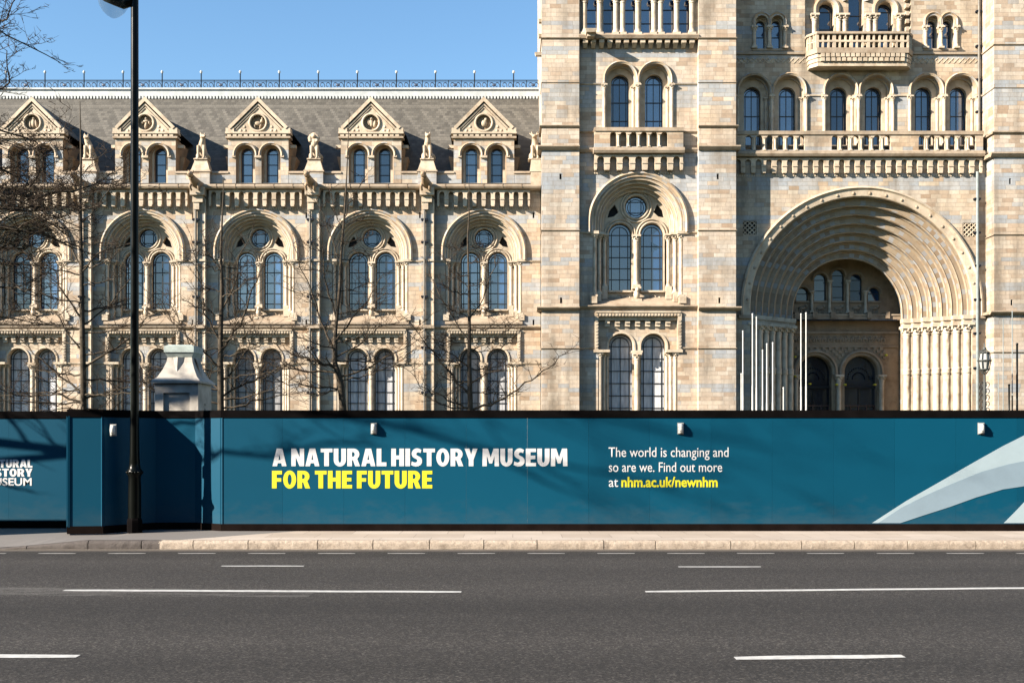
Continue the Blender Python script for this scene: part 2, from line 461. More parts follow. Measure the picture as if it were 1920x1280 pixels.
def relief(mb, x0,x1,y,z0,z1,m=0,seed=0):
    """carved scroll panel: leafy S-scrolls in real relief"""
    rnd=random.Random(seed); w=x1-x0; h=z1-z0; k=3
    for i in range(k):
        cx=x0+w*(i+0.5)/k; cz=(z0+z1)/2; s=1 if i%2 else -1
        pts=[]
        for t in range(12):
            a=s*(t/11*4.2)+rnd.random()*0.3; rr=h*0.42*(1-t/15)
            pts.append((cx+rr*math.cos(a)*min(1,w/k/h*1.1),y-0.04,cz+rr*math.sin(a)))
        mb.tube(pts,[h*0.07*(1-0.5*t/11) for t in range(12)],5,m)
        mb.ellipsoid((cx,y-0.02,cz),(h*0.14,0.07,h*0.14),6,4,m)

def corbel_table(mb, x0, x1, y, z0, z1, n, proj, m=0, mc=1):
    """projecting band on arched corbels; returns nothing, fills mb"""
    sp=(x1-x0)/n; r=sp*0.28; zs=z1-0.10*(z1-z0)-r
    outer=[(x0,z0)]
    for i in range(n):
        cx=x0+sp*(i+0.5)
        outer += [(cx-r,z0)]+[(cx+r*math.cos(PI-PI*k/8), zs+r*math.sin(PI*k/8)) for k in range(9)]+[(cx+r,z0)]
    outer += [(x1,z0),(x1,z1),(x0,z1)]
    zm=z0+(z1-z0)*0.42
    mb.cdt(outer,[],y-proj,m)
    mb.reveal(outer,y-proj,y,m)
    # lower tier of every corbel set back to shape it, small nosing on each
    for i in range(n+1):
        a=x0+sp*i-sp*0.5+r if i>0 else x0
        b=x0+sp*i+sp*0.5-r if i<n else x1
        mb.box(a-0.012,b+0.012,y-proj-0.035,y-0.01,zm-0.03,zm+0.03,mc)
        mb.box(a+0.02,b-0.02,y-proj-0.02,y-0.01,z0-0.06,z0+0.04,mc)

# ------------------------------------------------------------------ the museum
museum=empty("museum_building",(0,60,0))
tag(museum,"long Romanesque museum of buff and blue-grey terracotta with round arches, twin towers and slate roof","building")

def big_window(parent, y, zs, s, lancets, name="arched_window"):
    """deep round arch with two lancets and a rose window; returns (part, wall hole)"""
    imp=zs-0.46*s; sill=zs-3.0*s; zb=zs-3.62*s
    R0=2.05*s
    mb=MB()
    # hood mould and splayed orders above the impost
    hood=[(2.28,0.0),(2.28,-0.15),(2.20,-0.19),(2.13,-0.12),(2.05,-0.12),(2.05,-0.03)]
    ords=[(2.05,-0.03),(1.98,-0.05),(1.93,-0.01),(1.93,0.10),(1.86,0.12),(1.80,0.20),(1.80,0.33),(1.74,0.35),(1.67,0.44),(1.67,0.56),(1.60,0.58),(1.54,0.66),(1.54,0.82)]
    sc=lambda p:[(a*s,y+b*s) for a,b in p]
    mb.sweep(0,zs,sc(hood),imp,32,0)
    mb.sweep(0,zs,sc(ords),imp,32,0)
    for rr,yy in ((1.95,0.0),(1.82,0.17),(1.69,0.41),(1.56,0.64)):
        n=32; mb.tube([(-rr*s,y+yy*s,imp)]+[(rr*s*math.cos(PI-PI*i/n),y+yy*s,zs+rr*s*math.sin(PI*i/n)) for i in range(n+1)]+[(rr*s,y+yy*s,imp)],0.045*s,6,1)
    # stepped jambs with nooks
    jam=[(2.05,0.0),(2.05,0.30),(1.84,0.30),(1.84,0.52),(1.62,0.52),(1.62,0.80),(1.33,0.80)]
    for sg in (-1,1):
        for k in range(len(jam)-1):
            (a,b),(c,d)=jam[k],jam[k+1]
            pts=[(sg*a*s,y+b*s,zb),(sg*c*s,y+d*s,zb),(sg*c*s,y+d*s,imp),(sg*a*s,y+b*s,imp)]
            mb.face(pts if sg>0 else list(reversed(pts)),3)
        # impost blocks over the nook shafts
        mb.box(min(sg*1.78*s,sg*2.34*s),max(sg*1.78*s,sg*2.34*s),y-0.10*s,y+0.34*s,imp-0.07*s,imp+0.06*s,1)
        mb.box(min(sg*1.50*s,sg*1.80*s),max(sg*1.50*s,sg*1.80*s),y+0.16*s,y+0.62*s,imp-0.06*s,imp+0.05*s,1)
        mb.box(min(sg*1.28*s,sg*1.52*s),max(sg*1.28*s,sg*1.52*s),y+0.40*s,y+0.84*s,imp-0.05*s,imp+0.04*s,1)
    # tracery plate
    yp=y+0.80*s; lr=0.52*s; lx=0.74*s; lz=zs-0.42*s; oz=zs+0.86*s; orr=0.50*s
    tri=lambda sg:[(sg*0.80*s,zs+0.62*s),(sg*0.98*s,zs+0.98*s),(sg*1.22*s,zs+0.70*s),(sg*1.32*s,zs+0.36*s),(sg*1.02*s,zs+0.42*s)]
    outer=arch(0,zs,1.54*s,zb,28)
    holes=[arch(-lx,lz,lr,sill,16),arch(lx,lz,lr,sill,16),circle(0,oz,orr,24),tri(-1),tri(1)]
    mb.cdt(outer,holes,yp,1)
    for h in holes[:3]: mb.reveal(h,yp,yp+0.24*s,1)
    for h in holes[3:]:
        mb.reveal(h,yp,yp+0.2*s,1); mb.face([(p[0],yp+0.2*s,p[1]) for p in h],2)
    # mouldings round the rose and the lancet heads
    n=28
    for rr,t in ((0.56,0.055),(0.70,0.05)):
        mb.tube([(rr*s*math.cos(2*PI*i/n),yp-0.02,oz+rr*s*math.sin(2*PI*i/n)) for i in range(n)],t*s,6,1,closed=True)
    for sg in (-1,1):
        for rr,t in ((0.58,0.05),(0.71,0.045)):
            mb.tube([(sg*lx+rr*s*math.cos(PI-PI*i/18),yp-0.02,lz+rr*s*math.sin(PI*i/18)) for i in range(19)],t*s,6,1)
    # carved panels and bracket under the lancets
    for sg in (-1,1):
        a,b=sorted((sg*0.22*s,sg*1.30*s))
        mb.box(a,b,yp-0.16*s,yp+0.02,sill-0.60*s,sill-0.52*s,1); mb.box(a,b,yp-0.18*s,yp+0.1,sill-0.08*s,sill+0.0*s,1)
        relief(mb,a+0.05,b-0.05,yp-0.01,sill-0.50*s,sill-0.12*s,1,int(sg+5))
    mb.box(-0.22*s,0.22*s,yp-0.46*s,yp+0.02,sill-0.66*s,sill-0.42*s,1)
    mb.ellipsoid((0,yp-0.30*s,sill-0.22*s),(0.15*s,0.16*s,0.24*s),8,6,1)
    mb.ellipsoid((0.02*s,yp-0.38*s,sill+0.0*s),(0.10*s,0.11*s,0.12*s),8,5,1)
    mb.box(-0.2*s,0.2*s,yp-0.36*s,yp+0.02,sill+0.06*s,sill+0.16*s,1)
    # sloping sill
    mb.prism_x([(y+0.84*s,zb+0.36*s),(y-0.14*s,zb-0.16*s),(y-0.14*s,zb-0.26*s),(y+0.84*s,zb-0.26*s)],-2.07*s,2.07*s,4)
    for sg in (-1,1):
        mb.box(min(sg*1.86*s,sg*2.18*s),max(sg*1.86*s,sg*2.18*s),y-0.1*s,y+0.26*s,zb-0.05*s,zb+0.26*s,1)
        mb.box(min(sg*1.64*s,sg*1.84*s),max(sg*1.64*s,sg*1.84*s),y+0.22*s,y+0.5*s,zb+0.05*s,zb+0.42*s,1)
        mb.box(min(sg*1.34*s,sg*1.60*s),max(sg*1.34*s,sg*1.60*s),y+0.46*s,y+0.78*s,zb+0.2*s,zb+0.72*s,1)
    part=mb.build(name,[M['vous'],M['carved'],M['hole'],M['wall'],M['coping']],parent)
    for sg in (-1,1):
        column(part,sg*1.97*s,y+0.13*s,0.095*s,zb+0.26*s,imp-0.07*s)
        column(part,sg*1.74*s,y+0.38*s,0.09*s,zb+0.42*s,imp-0.06*s)
        column(part,sg*1.47*s,y+0.62*s,0.09*s,zb+0.72*s,imp-0.05*s)
        link("lancet_window",lancets,part,(sg*lx,yp+0.2*s,0))
    column(part,0,yp-0.06*s,0.115*s,sill+0.16*s,imp+0.02*s)
    link("rose_window",rose_mesh(orr),part,(0,yp+0.2*s,oz))
    return part,arch(0,zs,R0,zb-0.2*s,28)

def low_window(parent, y, zt, s, lancets, zb=0.9, name="ground_floor_window"):
    imp=zt-1.62*s; lz=zt-1.38*s; lx=0.74*s; lr=0.56*s
    mb=MB()
    # label moulding with dog-tooth
    mb.box(-1.97*s,1.97*s,y-0.10,y+0.02,zt-0.06*s,zt+0.10*s,1)
    mb.box(-1.93*s,1.93*s,y-0.15,y+0.02,zt+0.10*s,zt+0.17*s,1)
    k=26
    for i in range(k): 
        a=-1.92*s+3.84*s*(i+0.15)/k; mb.box(a,a+0.08*s,y-0.13,y-0.09,zt-0.03*s,zt+0.06*s,1)
    for sg in (-1,1):
        a,b=sorted((sg*1.80*s,sg*1.97*s)); mb.box(a,b,y-0.10,y+0.02,imp+0.05*s,zt-0.06*s,1)
        for i in range(9):
            z=imp+0.12*s+(zt-imp-0.28*s)*i/9; mb.box(a+0.04*s,b-0.04*s,y-0.13,y-0.09,z,z+0.08*s,1)
        a,b=sorted((sg*1.28*s,sg*2.02*s)); mb.box(a,b,y-0.10*s,y+0.55*s,imp-0.07*s,imp+0.05*s,1)
    # recess above the impost
    yr=y+0.30*s
    hole=[(-1.8*s,zb),(-1.8*s,zt-0.06*s),(1.8*s,zt-0.06*s),(1.8*s,zb)]
    up=[(-1.8*s,imp),(-1.8*s,zt-0.06*s),(1.8*s,zt-0.06*s),(1.8*s,imp)]
    # plate with lancet heads
    plate=[(-1.8*s,imp),(-1.8*s,zt-0.06*s),(1.8*s,zt-0.06*s),(1.8*s,imp)]
    hs=[arch(sg*lx,lz,lr,imp,16) for sg in (-1,1)]
    # top part of the plate over the impost, as one notched polygon
    outl=[(-1.8*s,imp)]+hs[0]+hs[1]+[(1.8*s,imp),(1.8*s,zt-0.06*s),(-1.8*s,zt-0.06*s)]
    mb.cdt(outl,[],yr,0)
    for h in hs: mb.reveal(h,yr,yr+0.42*s,0,False)
    for sg in (-1,1): mb.sweep(sg*lx,lz,[(0.66*s,yr),(0.66*s,yr-0.05*s),(0.58*s,yr-0.05*s),(0.56*s,yr)],imp,16,1)
    mb.face([(-1.8*s,y,zt-0.06*s),(1.8*s,y,zt-0.06*s),(1.8*s,yr,zt-0.06*s),(-1.8*s,yr,zt-0.06*s)],0)
    for sg in (-1,1):
        mb.face([(sg*1.8*s,y,imp),(sg*1.8*s,y,zt-0.06*s),(sg*1.8*s,yr,zt-0.06*s),(sg*1.8*s,yr,imp)],0)
    # corbels beneath the lintel
    mb.box(-1.8*s,1.8*s,y+0.08*s,yr-0.003,zt-0.22*s,zt-0.065*s,1)
    for i in range(7):
        cx=-1.38*s+2.76*s*i/6
        mb.box(cx-0.11*s,cx+0.11*s,y+0.12*s,yr-0.002,zt-0.36*s,zt-0.22*s,1); mb.box(cx-0.11*s,cx+0.11*s,y+0.18*s,yr-0.002,zt-0.50*s,zt-0.36*s,1)
    # stepped jambs below impost
    jam=[(1.8,0.0),(1.8,0.22),(1.60,0.22),(1.60,0.42),(1.44,0.42),(1.44,0.62),(1.28,0.62),(1.28,0.74)]
    for sg in (-1,1):
        for k in range(len(jam)-1):
            (a,b),(c,d)=jam[k],jam[k+1]
            pts=[(sg*a*s,y+b*s,zb),(sg*c*s,y+d*s,zb),(sg*c*s,y+d*s,imp),(sg*a*s,y+b*s,imp)]
            mb.face(pts if sg>0 else list(reversed(pts)),2)
    mb.box(-0.2*s,0.2*s,yr+0.30*s,yr+0.45*s,zb,imp,2)
    mb.box(-0.24*s,0.24*s,yr-0.08*s,yr+0.4*s,imp-0.06*s,imp+0.04*s,1)
    mb.prism_x([(y+0.8*s,zb+0.45),(y-0.12,zb+0.1),(y-0.12,zb),(y+0.8*s,zb)],-1.78*s,1.78*s,1)
    part=mb.build(name,[M['wall'],M['carved'],M['wall'],M['coping']],parent)
    for sg in (-1,1):
        column(part,sg*1.71*s,y+0.10*s,0.085*s,zb+0.4,imp-0.07*s)
        column(part,sg*1.53*s,y+0.31*s,0.08*s,zb+0.45,imp-0.07*s)
        column(part,sg*1.37*s,y+0.51*s,0.08*s,zb+0.5,imp-0.07*s)
        link("lancet_window",lancets,part,(sg*lx,yr+0.40*s,0))
    column(part,0,yr+0.12*s,0.12*s,zb+0.4,imp-0.06*s)
    return part,hole

def pair_window(parent, y, a, hr, gr, zc, imp, zsill, gtop, depth, glassmesh, name="paired_window", cols=True, rust=False, colr=0.09):
    """two round-headed lights side by side, with hoods; returns (part, holes)"""
    ro=min(a-0.10,hr-0.14)
    mb=MB(); holes=[]
    gz=gtop-gr
    for sg in (-1,1):
        cx=sg*a
        mb.sweep(cx,zc,[(hr,y),(hr,y-0.11),(hr-0.06,y-0.15),(hr-0.12,y-0.09),(ro,y-0.09),(ro,y)],imp,20,0)
        # splayed soffit orders down to sill
        mb.sweep(cx,zc,[(ro,y),(ro,y+depth*0.42),(ro-0.07,y+depth*0.46),(ro-0.07,y+depth*0.62)],zsill,20,2 if rust else 0)
        # small dentils on the arch soffit
        pl=arch(cx,zc,ro-0.07,zsill,20); gl=arch(cx,gz,gr,zsill,16)
        mb.cdt(pl,[[(p[0],p[1]-0.0005 if i in(0,len(gl)-1) else p[1]) for i,p in enumerate(gl)]],y+depth*0.62,1)
        mb.reveal(gl,y+depth*0.62,y+depth+0.01,2 if rust else 1,False)
        holes.append(arch(cx,zc,ro,zsill,20))
        if cols:
            pass
    # impost strings between and beside
    ex=a+hr
    mb.box(-ex-0.05,-a-ro,y-0.12,y+0.05,imp-0.07,imp+0.02,1); mb.box(a+ro,ex+0.05,y-0.12,y+0.05,imp-0.07,imp+0.02,1)
    if a-ro>0.02: mb.box(-(a-ro)-0.01,(a-ro)+0.01,y-0.14,y+depth*0.6,imp-0.10,imp+0.02,1)
    mb.box(-ex,ex,y-0.05,y+depth,zsill-0.12,zsill+0.002,3)
    part=mb.build(name,[M['vous'],M['carved'],M['rust'],M['coping']],parent)
    if cols:
        xs=[-(a+ro+colr*0.9),-colr*1.02 if False else 0,(a+ro+colr*0.9)]
        for x in xs: column(part,x,y-0.03,colr,zsill,imp-0.05)
        if cols=='inner':
            for sg in (-1,1): column(part,sg*a+(ro-0.1),y+depth*0.5,colr*0.9,zsill,imp-0.04)
    for sg in (-1,1): link("window",glassmesh,part,(sg*a,y+depth,0))
    return part,holes

# ---------------- the wing: one bay, then copies
HB=3.043                                      # half a bay
bayX=[PX(481+213*k,60) for k in range(-3,3)]
ZC=15.10                                      # cornice top
ZB=-0.3
lan_up=lancet_mesh(0.51,11.13,8.57,0.565)
lan_low=lancet_mesh(0.55,5.86,1.2,0.6,mat='glass_low')
def wing_bay():
    parts=[]
    up,h1=big_window(museum,0.0,11.55,1.0,lan_up)
    lo,h2=low_window(museum,0.0,7.22,1.0,lan_low)
    mb=MB()
    slits=[rect(2.62,2.71,13.35,13.66),rect(2.62,2.71,7.62,7.92)]
    mb.cdt(rect(-HB,HB,ZB,ZC+0.02),[h1,h2]+slits,0.0,0)
    for sl in slits:
        mb.reveal(sl,0,0.25,0); mb.face([(p[0],0.25,p[1]) for p in sl],3)
    # pier on the left of the bay, with a corner shaft
    mb.box(-HB-0.27,-HB+0.36,-0.32,0.012,ZB,14.86,0)
    mb.tube([(-HB+0.37,-0.29,ZB),(-HB+0.37,-0.29,14.3)],0.055,8,1)
    # strings
    for (z0,z1,p,mm) in ((7.42,7.58,0.16,2),(5.53,5.63,0.07,1),(10.99,11.10,0.07,1)):
        segs=[(-HB,HB)] if z0>7 and z0<8 else ([(-HB,-2.03),(2.03,HB)] if z0<7 else [(-HB,-2.33),(2.33,HB)])
        for a,b in segs:
            mb.prism_x([(0.03,z0),(-p*0.5,z0),(-p,z0+0.6*(z1-z0)),(-p,z1-0.02),(0.03,z1)],a,b,mm)
        mb.box(-HB-0.31,-HB+0.40,-0.32-p,0.014,z0,z1,mm)
    # toothed strip under the corbels
    k=40
    for i in range(k):
        a=-2.55+5.1*i/k; mb.box(a,a+0.075,-0.05,0.02,13.80,13.90,1)
    mb.box(-2.58,2.58,-0.03,0.02,13.90,13.95,1)
    w=mb.build("wing_wall",[M['wall'],M['carved'],M['coping'],M['hole']],museum)
    # cornice
    mb=MB()
    mb.prism_x([(0.55,14.80),(-0.38,14.80),(-0.50,14.86),(-0.54,14.95),(-0.52,15.04),(-0.34,ZC),(0.55,ZC)],-HB,HB,1)
    for i in range(6): mb.box(-HB+i*1.0144-0.012,-HB+i*1.0144+0.012,-0.548,-0.34,14.84,15.07,2)
    corbel_table(mb,-2.47,2.47,0.0,13.98,14.78,10,0.31,0,0)
    mb.box(-HB-0.33,-HB+0.42,-0.72,0.0,14.45,14.86,0); mb.box(-HB-0.24,-HB+0.30,-0.55,0.0,14.10,14.45,0)
    mb.box(-HB-0.18,-HB+0.10,-0.50,0.0,13.72,14.10,0)
    c=mb.build("cornice",[M['carved'],M['coping'],M['rust']],museum)
    # parapet between the dormers
    pas=[]
    for a,b in ((-HB+0.505,-1.60),(1.60,HB-0.505)):
        mb=MB()
        mb.box(a,b,0.42,0.75,ZC-0.01,15.84,0)
        mb.prism_x([(0.36,15.84),(0.36,15.90),(0.44,15.97),(0.75,15.97),(0.75,15.84)],a,b,1)
        pas.append(mb.build("parapet",[M['wall'],M['coping']],museum))
    mb=MB()
    mb.box(-HB-0.50,-HB+0.50,0.10,0.76,ZC-0.012,15.86,0)
    mb.frustum(-HB-0.56,-HB+0.56,0.05,0.80,15.86,-HB-0.54,-HB+0.54,0.07,0.78,15.95,1)
    mb.frustum(-HB-0.50,-HB+0.50,0.10,0.78,15.95,-HB-0.37,-HB+0.37,0.18,0.74,16.36,2)
    mb.frustum(-HB-0.36,-HB+0.36,0.19,0.73,16.36,-HB-0.34,-HB+0.34,0.21,0.72,16.52,2)
    pas.append(mb.build("plinth",[M['wall'],M['coping'],M['carved']],museum))
    # downpipe with brackets
    mb=MB()
    mb.tube([(-HB-0.10,-0.42,ZB),(-HB-0.10,-0.42,13.8)],0.062,8,0)
    for z in (4.0,6.4,9.1,12.0,13.2): mb.box(-HB-0.28,-HB+0.08,-0.47,-0.32,z-0.05,z+0.05,1)
    dp=mb.build("downpipe",[M['pipe'],M['iron']],museum)
    # gargoyle: beast leaning out from the pier head
    mb=MB()
    mb.tube([(-HB+0.12,-0.2,14.95),(-HB+0.04,-0.75,15.02),(-HB-0.02,-1.15,15.14),(-HB-0.06,-1.42,15.26)],[0.27,0.25,0.20,0.15],8,0)
    mb.ellipsoid((-HB-0.07,-1.55,15.33),(0.16,0.25,0.17),8,6,0)
    mb.tube([(-HB-0.08,-1.70,15.30),(-HB-0.08,-1.88,15.22)],[0.11,0.07],6,0)
    for sg in (-1,1):
        mb.tube([(-HB-0.07+sg*0.10,-1.48,15.44),(-HB-0.07+sg*0.14,-1.40,15.58)],[0.06,0.015],5,0)
        mb.tube([(-HB+0.0+sg*0.20,-0.9,15.0),(-HB+0.0+sg*0.23,-1.05,14.80),(-HB+sg*0.2,-0.85,14.66)],[0.10,0.08,0.06],6,0)
    ga=mb.build("gargoyle",M['rust'],museum)
    dm=dormer()
    return [up,lo,w,c]+pas+[dp,ga,dm]
def dormer():
    y=0.41
    gm=lancet_mesh(0.32,16.98,15.1,0.56,bar=0.018,vbar=False)
    body=empty("dormer",(0,0,0),museum)
    pw,holes=pair_window(body,y,0.69,0.66,0.32,16.85,16.76,15.12,17.30,0.58,gm,cols=False,rust=True)
    column(pw,0,y+0.12,0.085,15.12,16.68)
    mb=MB(); W=1.63; ZE=17.72; ZA=19.55
    mb.cdt(rect(-W,W,15.08,ZE),holes,y,0)
    for sg in (-1,1):
        x=sg*W
        pts=[(x,y,15.08),(x,y+4.5,15.08),(x,y+4.5,ZE),(x,y,ZE)]
        mb.face(pts if sg>0 else list(reversed(pts)),3)
        mb.box(min(x,x+sg*0.34),max(x,x+sg*0.34),y+0.35,y+0.60,17.30,17.46,1)
        mb.frustum(min(x,x+sg*0.02),max(x,x+sg*0.02),y+0.7,y+2.2,15.4,min(x,x+sg*0.30),max(x,x+sg*0.30),y+0.7,y+2.2,16.9,3)
    mb.build("dormer_wall",[M['wall'],M['carved'],M['coping'],M['rust']],body)
    # eaves string with dentils, kneelers and gable
    mb=MB()
    mb.box(-W-0.12,W+0.12,y-0.12,y+0.5,ZE,ZE+0.10,2)
    for i in range(11):
        a=-W-0.02+(2*W)*i/11; mb.box(a,a+0.20,y-0.09,y+0.05,ZE+0.10,ZE+0.24,1)
    mb.box(-W-0.02,W+0.02,y-0.03,y+0.45,ZE+0.10,ZE+0.24,3)
    mb.box(-W-0.13,W+0.13,y-0.13,y+0.5,ZE+0.24,ZE+0.33,1)
    zb=ZE+0.33
    for sg in (-1,1):
        a,b=sorted((sg*(W+0.11),sg*(W-0.34))); mb.box(a,b,y-0.10,y+0.45,zb,zb+0.22,1)
    tri=[(-W+0.12,zb),(0,zb+W-0.12),(W-0.12,zb)]
    mb.cdt(tri,[circle(0,zb+0.52,0.44,24)],y-0.01,0)
    md=circle(0,zb+0.52,0.44,24); mb.reveal(md,y-0.01,y+0.14,1); mb.face([(p[0],y+0.14,p[1]) for p in reversed(md)],3)
    n=28
    mb.tube([(0.46*math.cos(2*PI*i/n),y-0.03,zb+0.52+0.46*math.sin(2*PI*i/n)) for i in range(n)],0.065,6,1,closed=True)
    # sloping copings with a roll and shadow groove
    for sg in (-1,1):
        ca=math.atan2(1,1); L=(W+0.10)*math.sqrt(2)
        for (o0,o1,yy0,yy1,mm) in ((0.0,0.17,y-0.14,y+0.5,1),(-0.14,-0.07,y-0.085,y+0.1,1),(-0.24,-0.19,y-0.05,y+0.1,1)):
            p0=Vector((sg*(W+0.02),zb)); d=Vector((-sg,1)).normalized(); nn=Vector((sg,1)).normalized()
            L2=(W+0.02)*math.sqrt(2)
            st=0.22 if o0>=0 else 0.42
            A=p0+d*st+nn*o0; B=p0+d*st+nn*o1; Cc=p0+d*(L2+o1)+nn*o1; D=p0+d*(L2+o0)+nn*o0
            q=[A,B,Cc,D]
            if sg>0: q=[q[0],q[3],q[2],q[1]]
            f=[(v.x,yy0,v.y) for v in q]; bk=[(v.x,yy1,v.y) for v in q]
            mb.face(list(reversed(f)),mm)
            for i in range(4): mb.face([f[i],f[(i+1)%4],bk[(i+1)%4],bk[i]],mm)
    # scale texture of the gable: small fish-scale bosses
    for r_ in range(4):
        z=zb+0.10+r_*0.20
        half=W-0.35-(z-zb)-0.12; k=int(half*2/0.22)
        for i in range(max(k,0)):
            x=-half+ (i+0.5)*2*half/k
            if abs(x)<0.62 and abs(z-zb-0.52)<0.62: continue
            mb.ellipsoid((x,y-0.01,z),(0.085,0.035,0.085),6,4,0)
    g=mb.build("gable",[M['carved'],M['carved'],M['coping'],M['rust']],body)
    # slate roof running back into the main roof
    mb=MB()
    for sg in (-1,1):
        pts=[(sg*(W+0.22),y+0.45,zb-0.04),(0,y+0.45,zb+W+0.18),(0,y+6.0,zb+W+0.18),(sg*(W+0.22),y+6.0,zb-0.04)]
        mb.face(pts if sg<0 else list(reversed(pts)),0)
    mb.face([(-W-0.2,y+0.46,zb),(W+0.2,y+0.46,zb),(0,y+0.46,zb+W+0.16)],0)
    mb.build("dormer_roof",[M['slate']],body)
    return body
def medallion(k, dorm):
    """animal relief of the gable roundel; a different pose in each"""
    rnd=random.Random(k*7+3); mb=MB(); z=17.72+0.33+0.52; y=0.41+0.10
    poses=[[(0,.05,.17,.20),(-.12,.20,.09,.10),(.14,-.05,.1,.14),(-.1,-.17,.06,.14),(.1,-.2,.06,.12)],
           [(0,.02,.12,.26),(.02,.26,.09,.09),(-.16,-.05,.06,.24),(.16,-.04,.06,.24)],
           [(0,.10,.20,.09),(0,.25,.09,.09),(-.18,.02,.06,.10),(.18,.02,.06,.1),(0,-.12,.08,.2)],
           [(-.05,-.02,.22,.13),(.17,.12,.09,.12),(-.2,-.17,.05,.14),(.1,-.18,.05,.14),(.2,.25,.05,.08)],
           [(0,.0,.14,.22),(.0,.24,.11,.10),(-.15,.05,.05,.2),(.18,-.05,.08,.2)],
           [(0,.0,.18,.2),(.1,.2,.1,.1)]]
    for (x,dz,rx,rz) in poses[k%6]:
        mb.ellipsoid((x,y,z+dz),(rx,0.10,rz),8,6,0,Matrix.Rotation(rnd.uniform(-.3,.3),3,'Y'))
    mb.build("medallion",M['statue'],dorm)

proto=wing_bay()
bays=[proto]+[None]*5
for k,bx in enumerate(bayX):
    if k==0:
        for o in proto: o.location.x += bx
        medallion(0,proto[-1])
    else:
        ps=[]
        for o in proto:
            if o.name.startswith("dormer"):
                c=o.copy(); C.objects.link(c); c.location=(bx,0,0); c.parent=museum
                for ch in o.children:
                    if ch.name.startswith("medallion"): continue
                    copy_tree(ch,c)
                medallion(k,c)
            else:
                c=copy_tree(o,museum,(bx,0,0))

# main roof, ridge and cresting
XL=bayX[0]-HB-6; XR=1.60
mb=MB()
mb.face([(XL,1.0,15.5),(XR,1.0,15.5),(XR,6.0,21.63),(XL,6.0,21.63)],0)
mb.face([(XR,11.5,15.5),(XL,11.5,15.5),(XL,6.5,21.63),(XR,6.5,21.63)],0)
mb.face([(XL,0.35,15.30),(XR,0.35,15.30),(XR,1.2,15.52),(XL,1.2,15.52)],1)
mb.box(XL,bayX[0]-HB,0.0,1.0,ZB,15.1,2)
mb.build("roof",[M['slate'],M['lead'],M['wall']],museum)
mb=MB()
mb.box(XL,XR,5.90,6.6,21.66,22.10,0)
mb.box(XL,XR,5.82,6.68,22.06,22.16,0)
n=int((XR-XL)/0.19)
for i in range(n):
    a=XL+i*0.19; mb.prism_x([(5.86,21.52),(5.93,21.60),(5.93,21.70),(5.86,21.70)],a+0.02,a+0.13,0)
mb.build("ridge_capping",[M['lead']],museum)
mb=MB()
yr=6.25; z0=22.16; z1=22.74
mb.box(XL,XR,yr-0.025,yr+0.025,z1-0.04,z1,0); mb.box(XL,XR,yr-0.02,yr+0.02,z0+0.05,z0+0.08,0); mb.box(XL,XR,yr-0.015,yr+0.015,z1-0.13,z1-0.105,0)
x=XR-PX(1016-979,66)-0.0
x=PX(963,66); sp=2.31
pi=0
while x>XL:
    mb.tube([(x,yr,z0),(x,yr,z1+0.42)],0.035,5,0); mb.ellipsoid((x,yr,z1+0.47),(0.08,0.08,0.10),6,5,2)
    for j in (1,2): mb.tube([(x+j*sp/3,yr,z0),(x+j*sp/3,yr,z1)],0.022,4,0)
    for j in range(3):
        c=x+(j+0.5)*sp/3
        for sg in (-1,1):
            pts=[]
            for t in range(11):
                a=sg*(-0.6+t*0.62); rr=0.20*(1-t/14)
                pts.append((c+sg*0.17+sg*0.0+rr*math.cos(a)*0.85,yr,(z0+z1)/2-0.02+rr*math.sin(a)*sg))
            mb.tube(pts,0.024,4,1,cap=False)
        if j==1: mb.ellipsoid((c,yr,(z0+z1)/2),(0.13,0.03,0.10),6,4,1)
    x-=sp
mb.build("ridge_cresting",[M['iron'],M['ironblue'],M['lead']],museum)
# roof hatch beside the first visible dormer
mb=MB(); hx=PX(118,62.5)
mb.box(hx-0.35,hx+0.35,1.9,3.2,17.2,17.95,0)
mb.face([(hx-0.36,1.88,17.30),(hx+0.36,1.88,17.30),(hx+0.36,2.6,18.1),(hx-0.36,2.6,18.1)],1)
mb.build("roof_hatch",[M['iron'],M['lead']],museum)

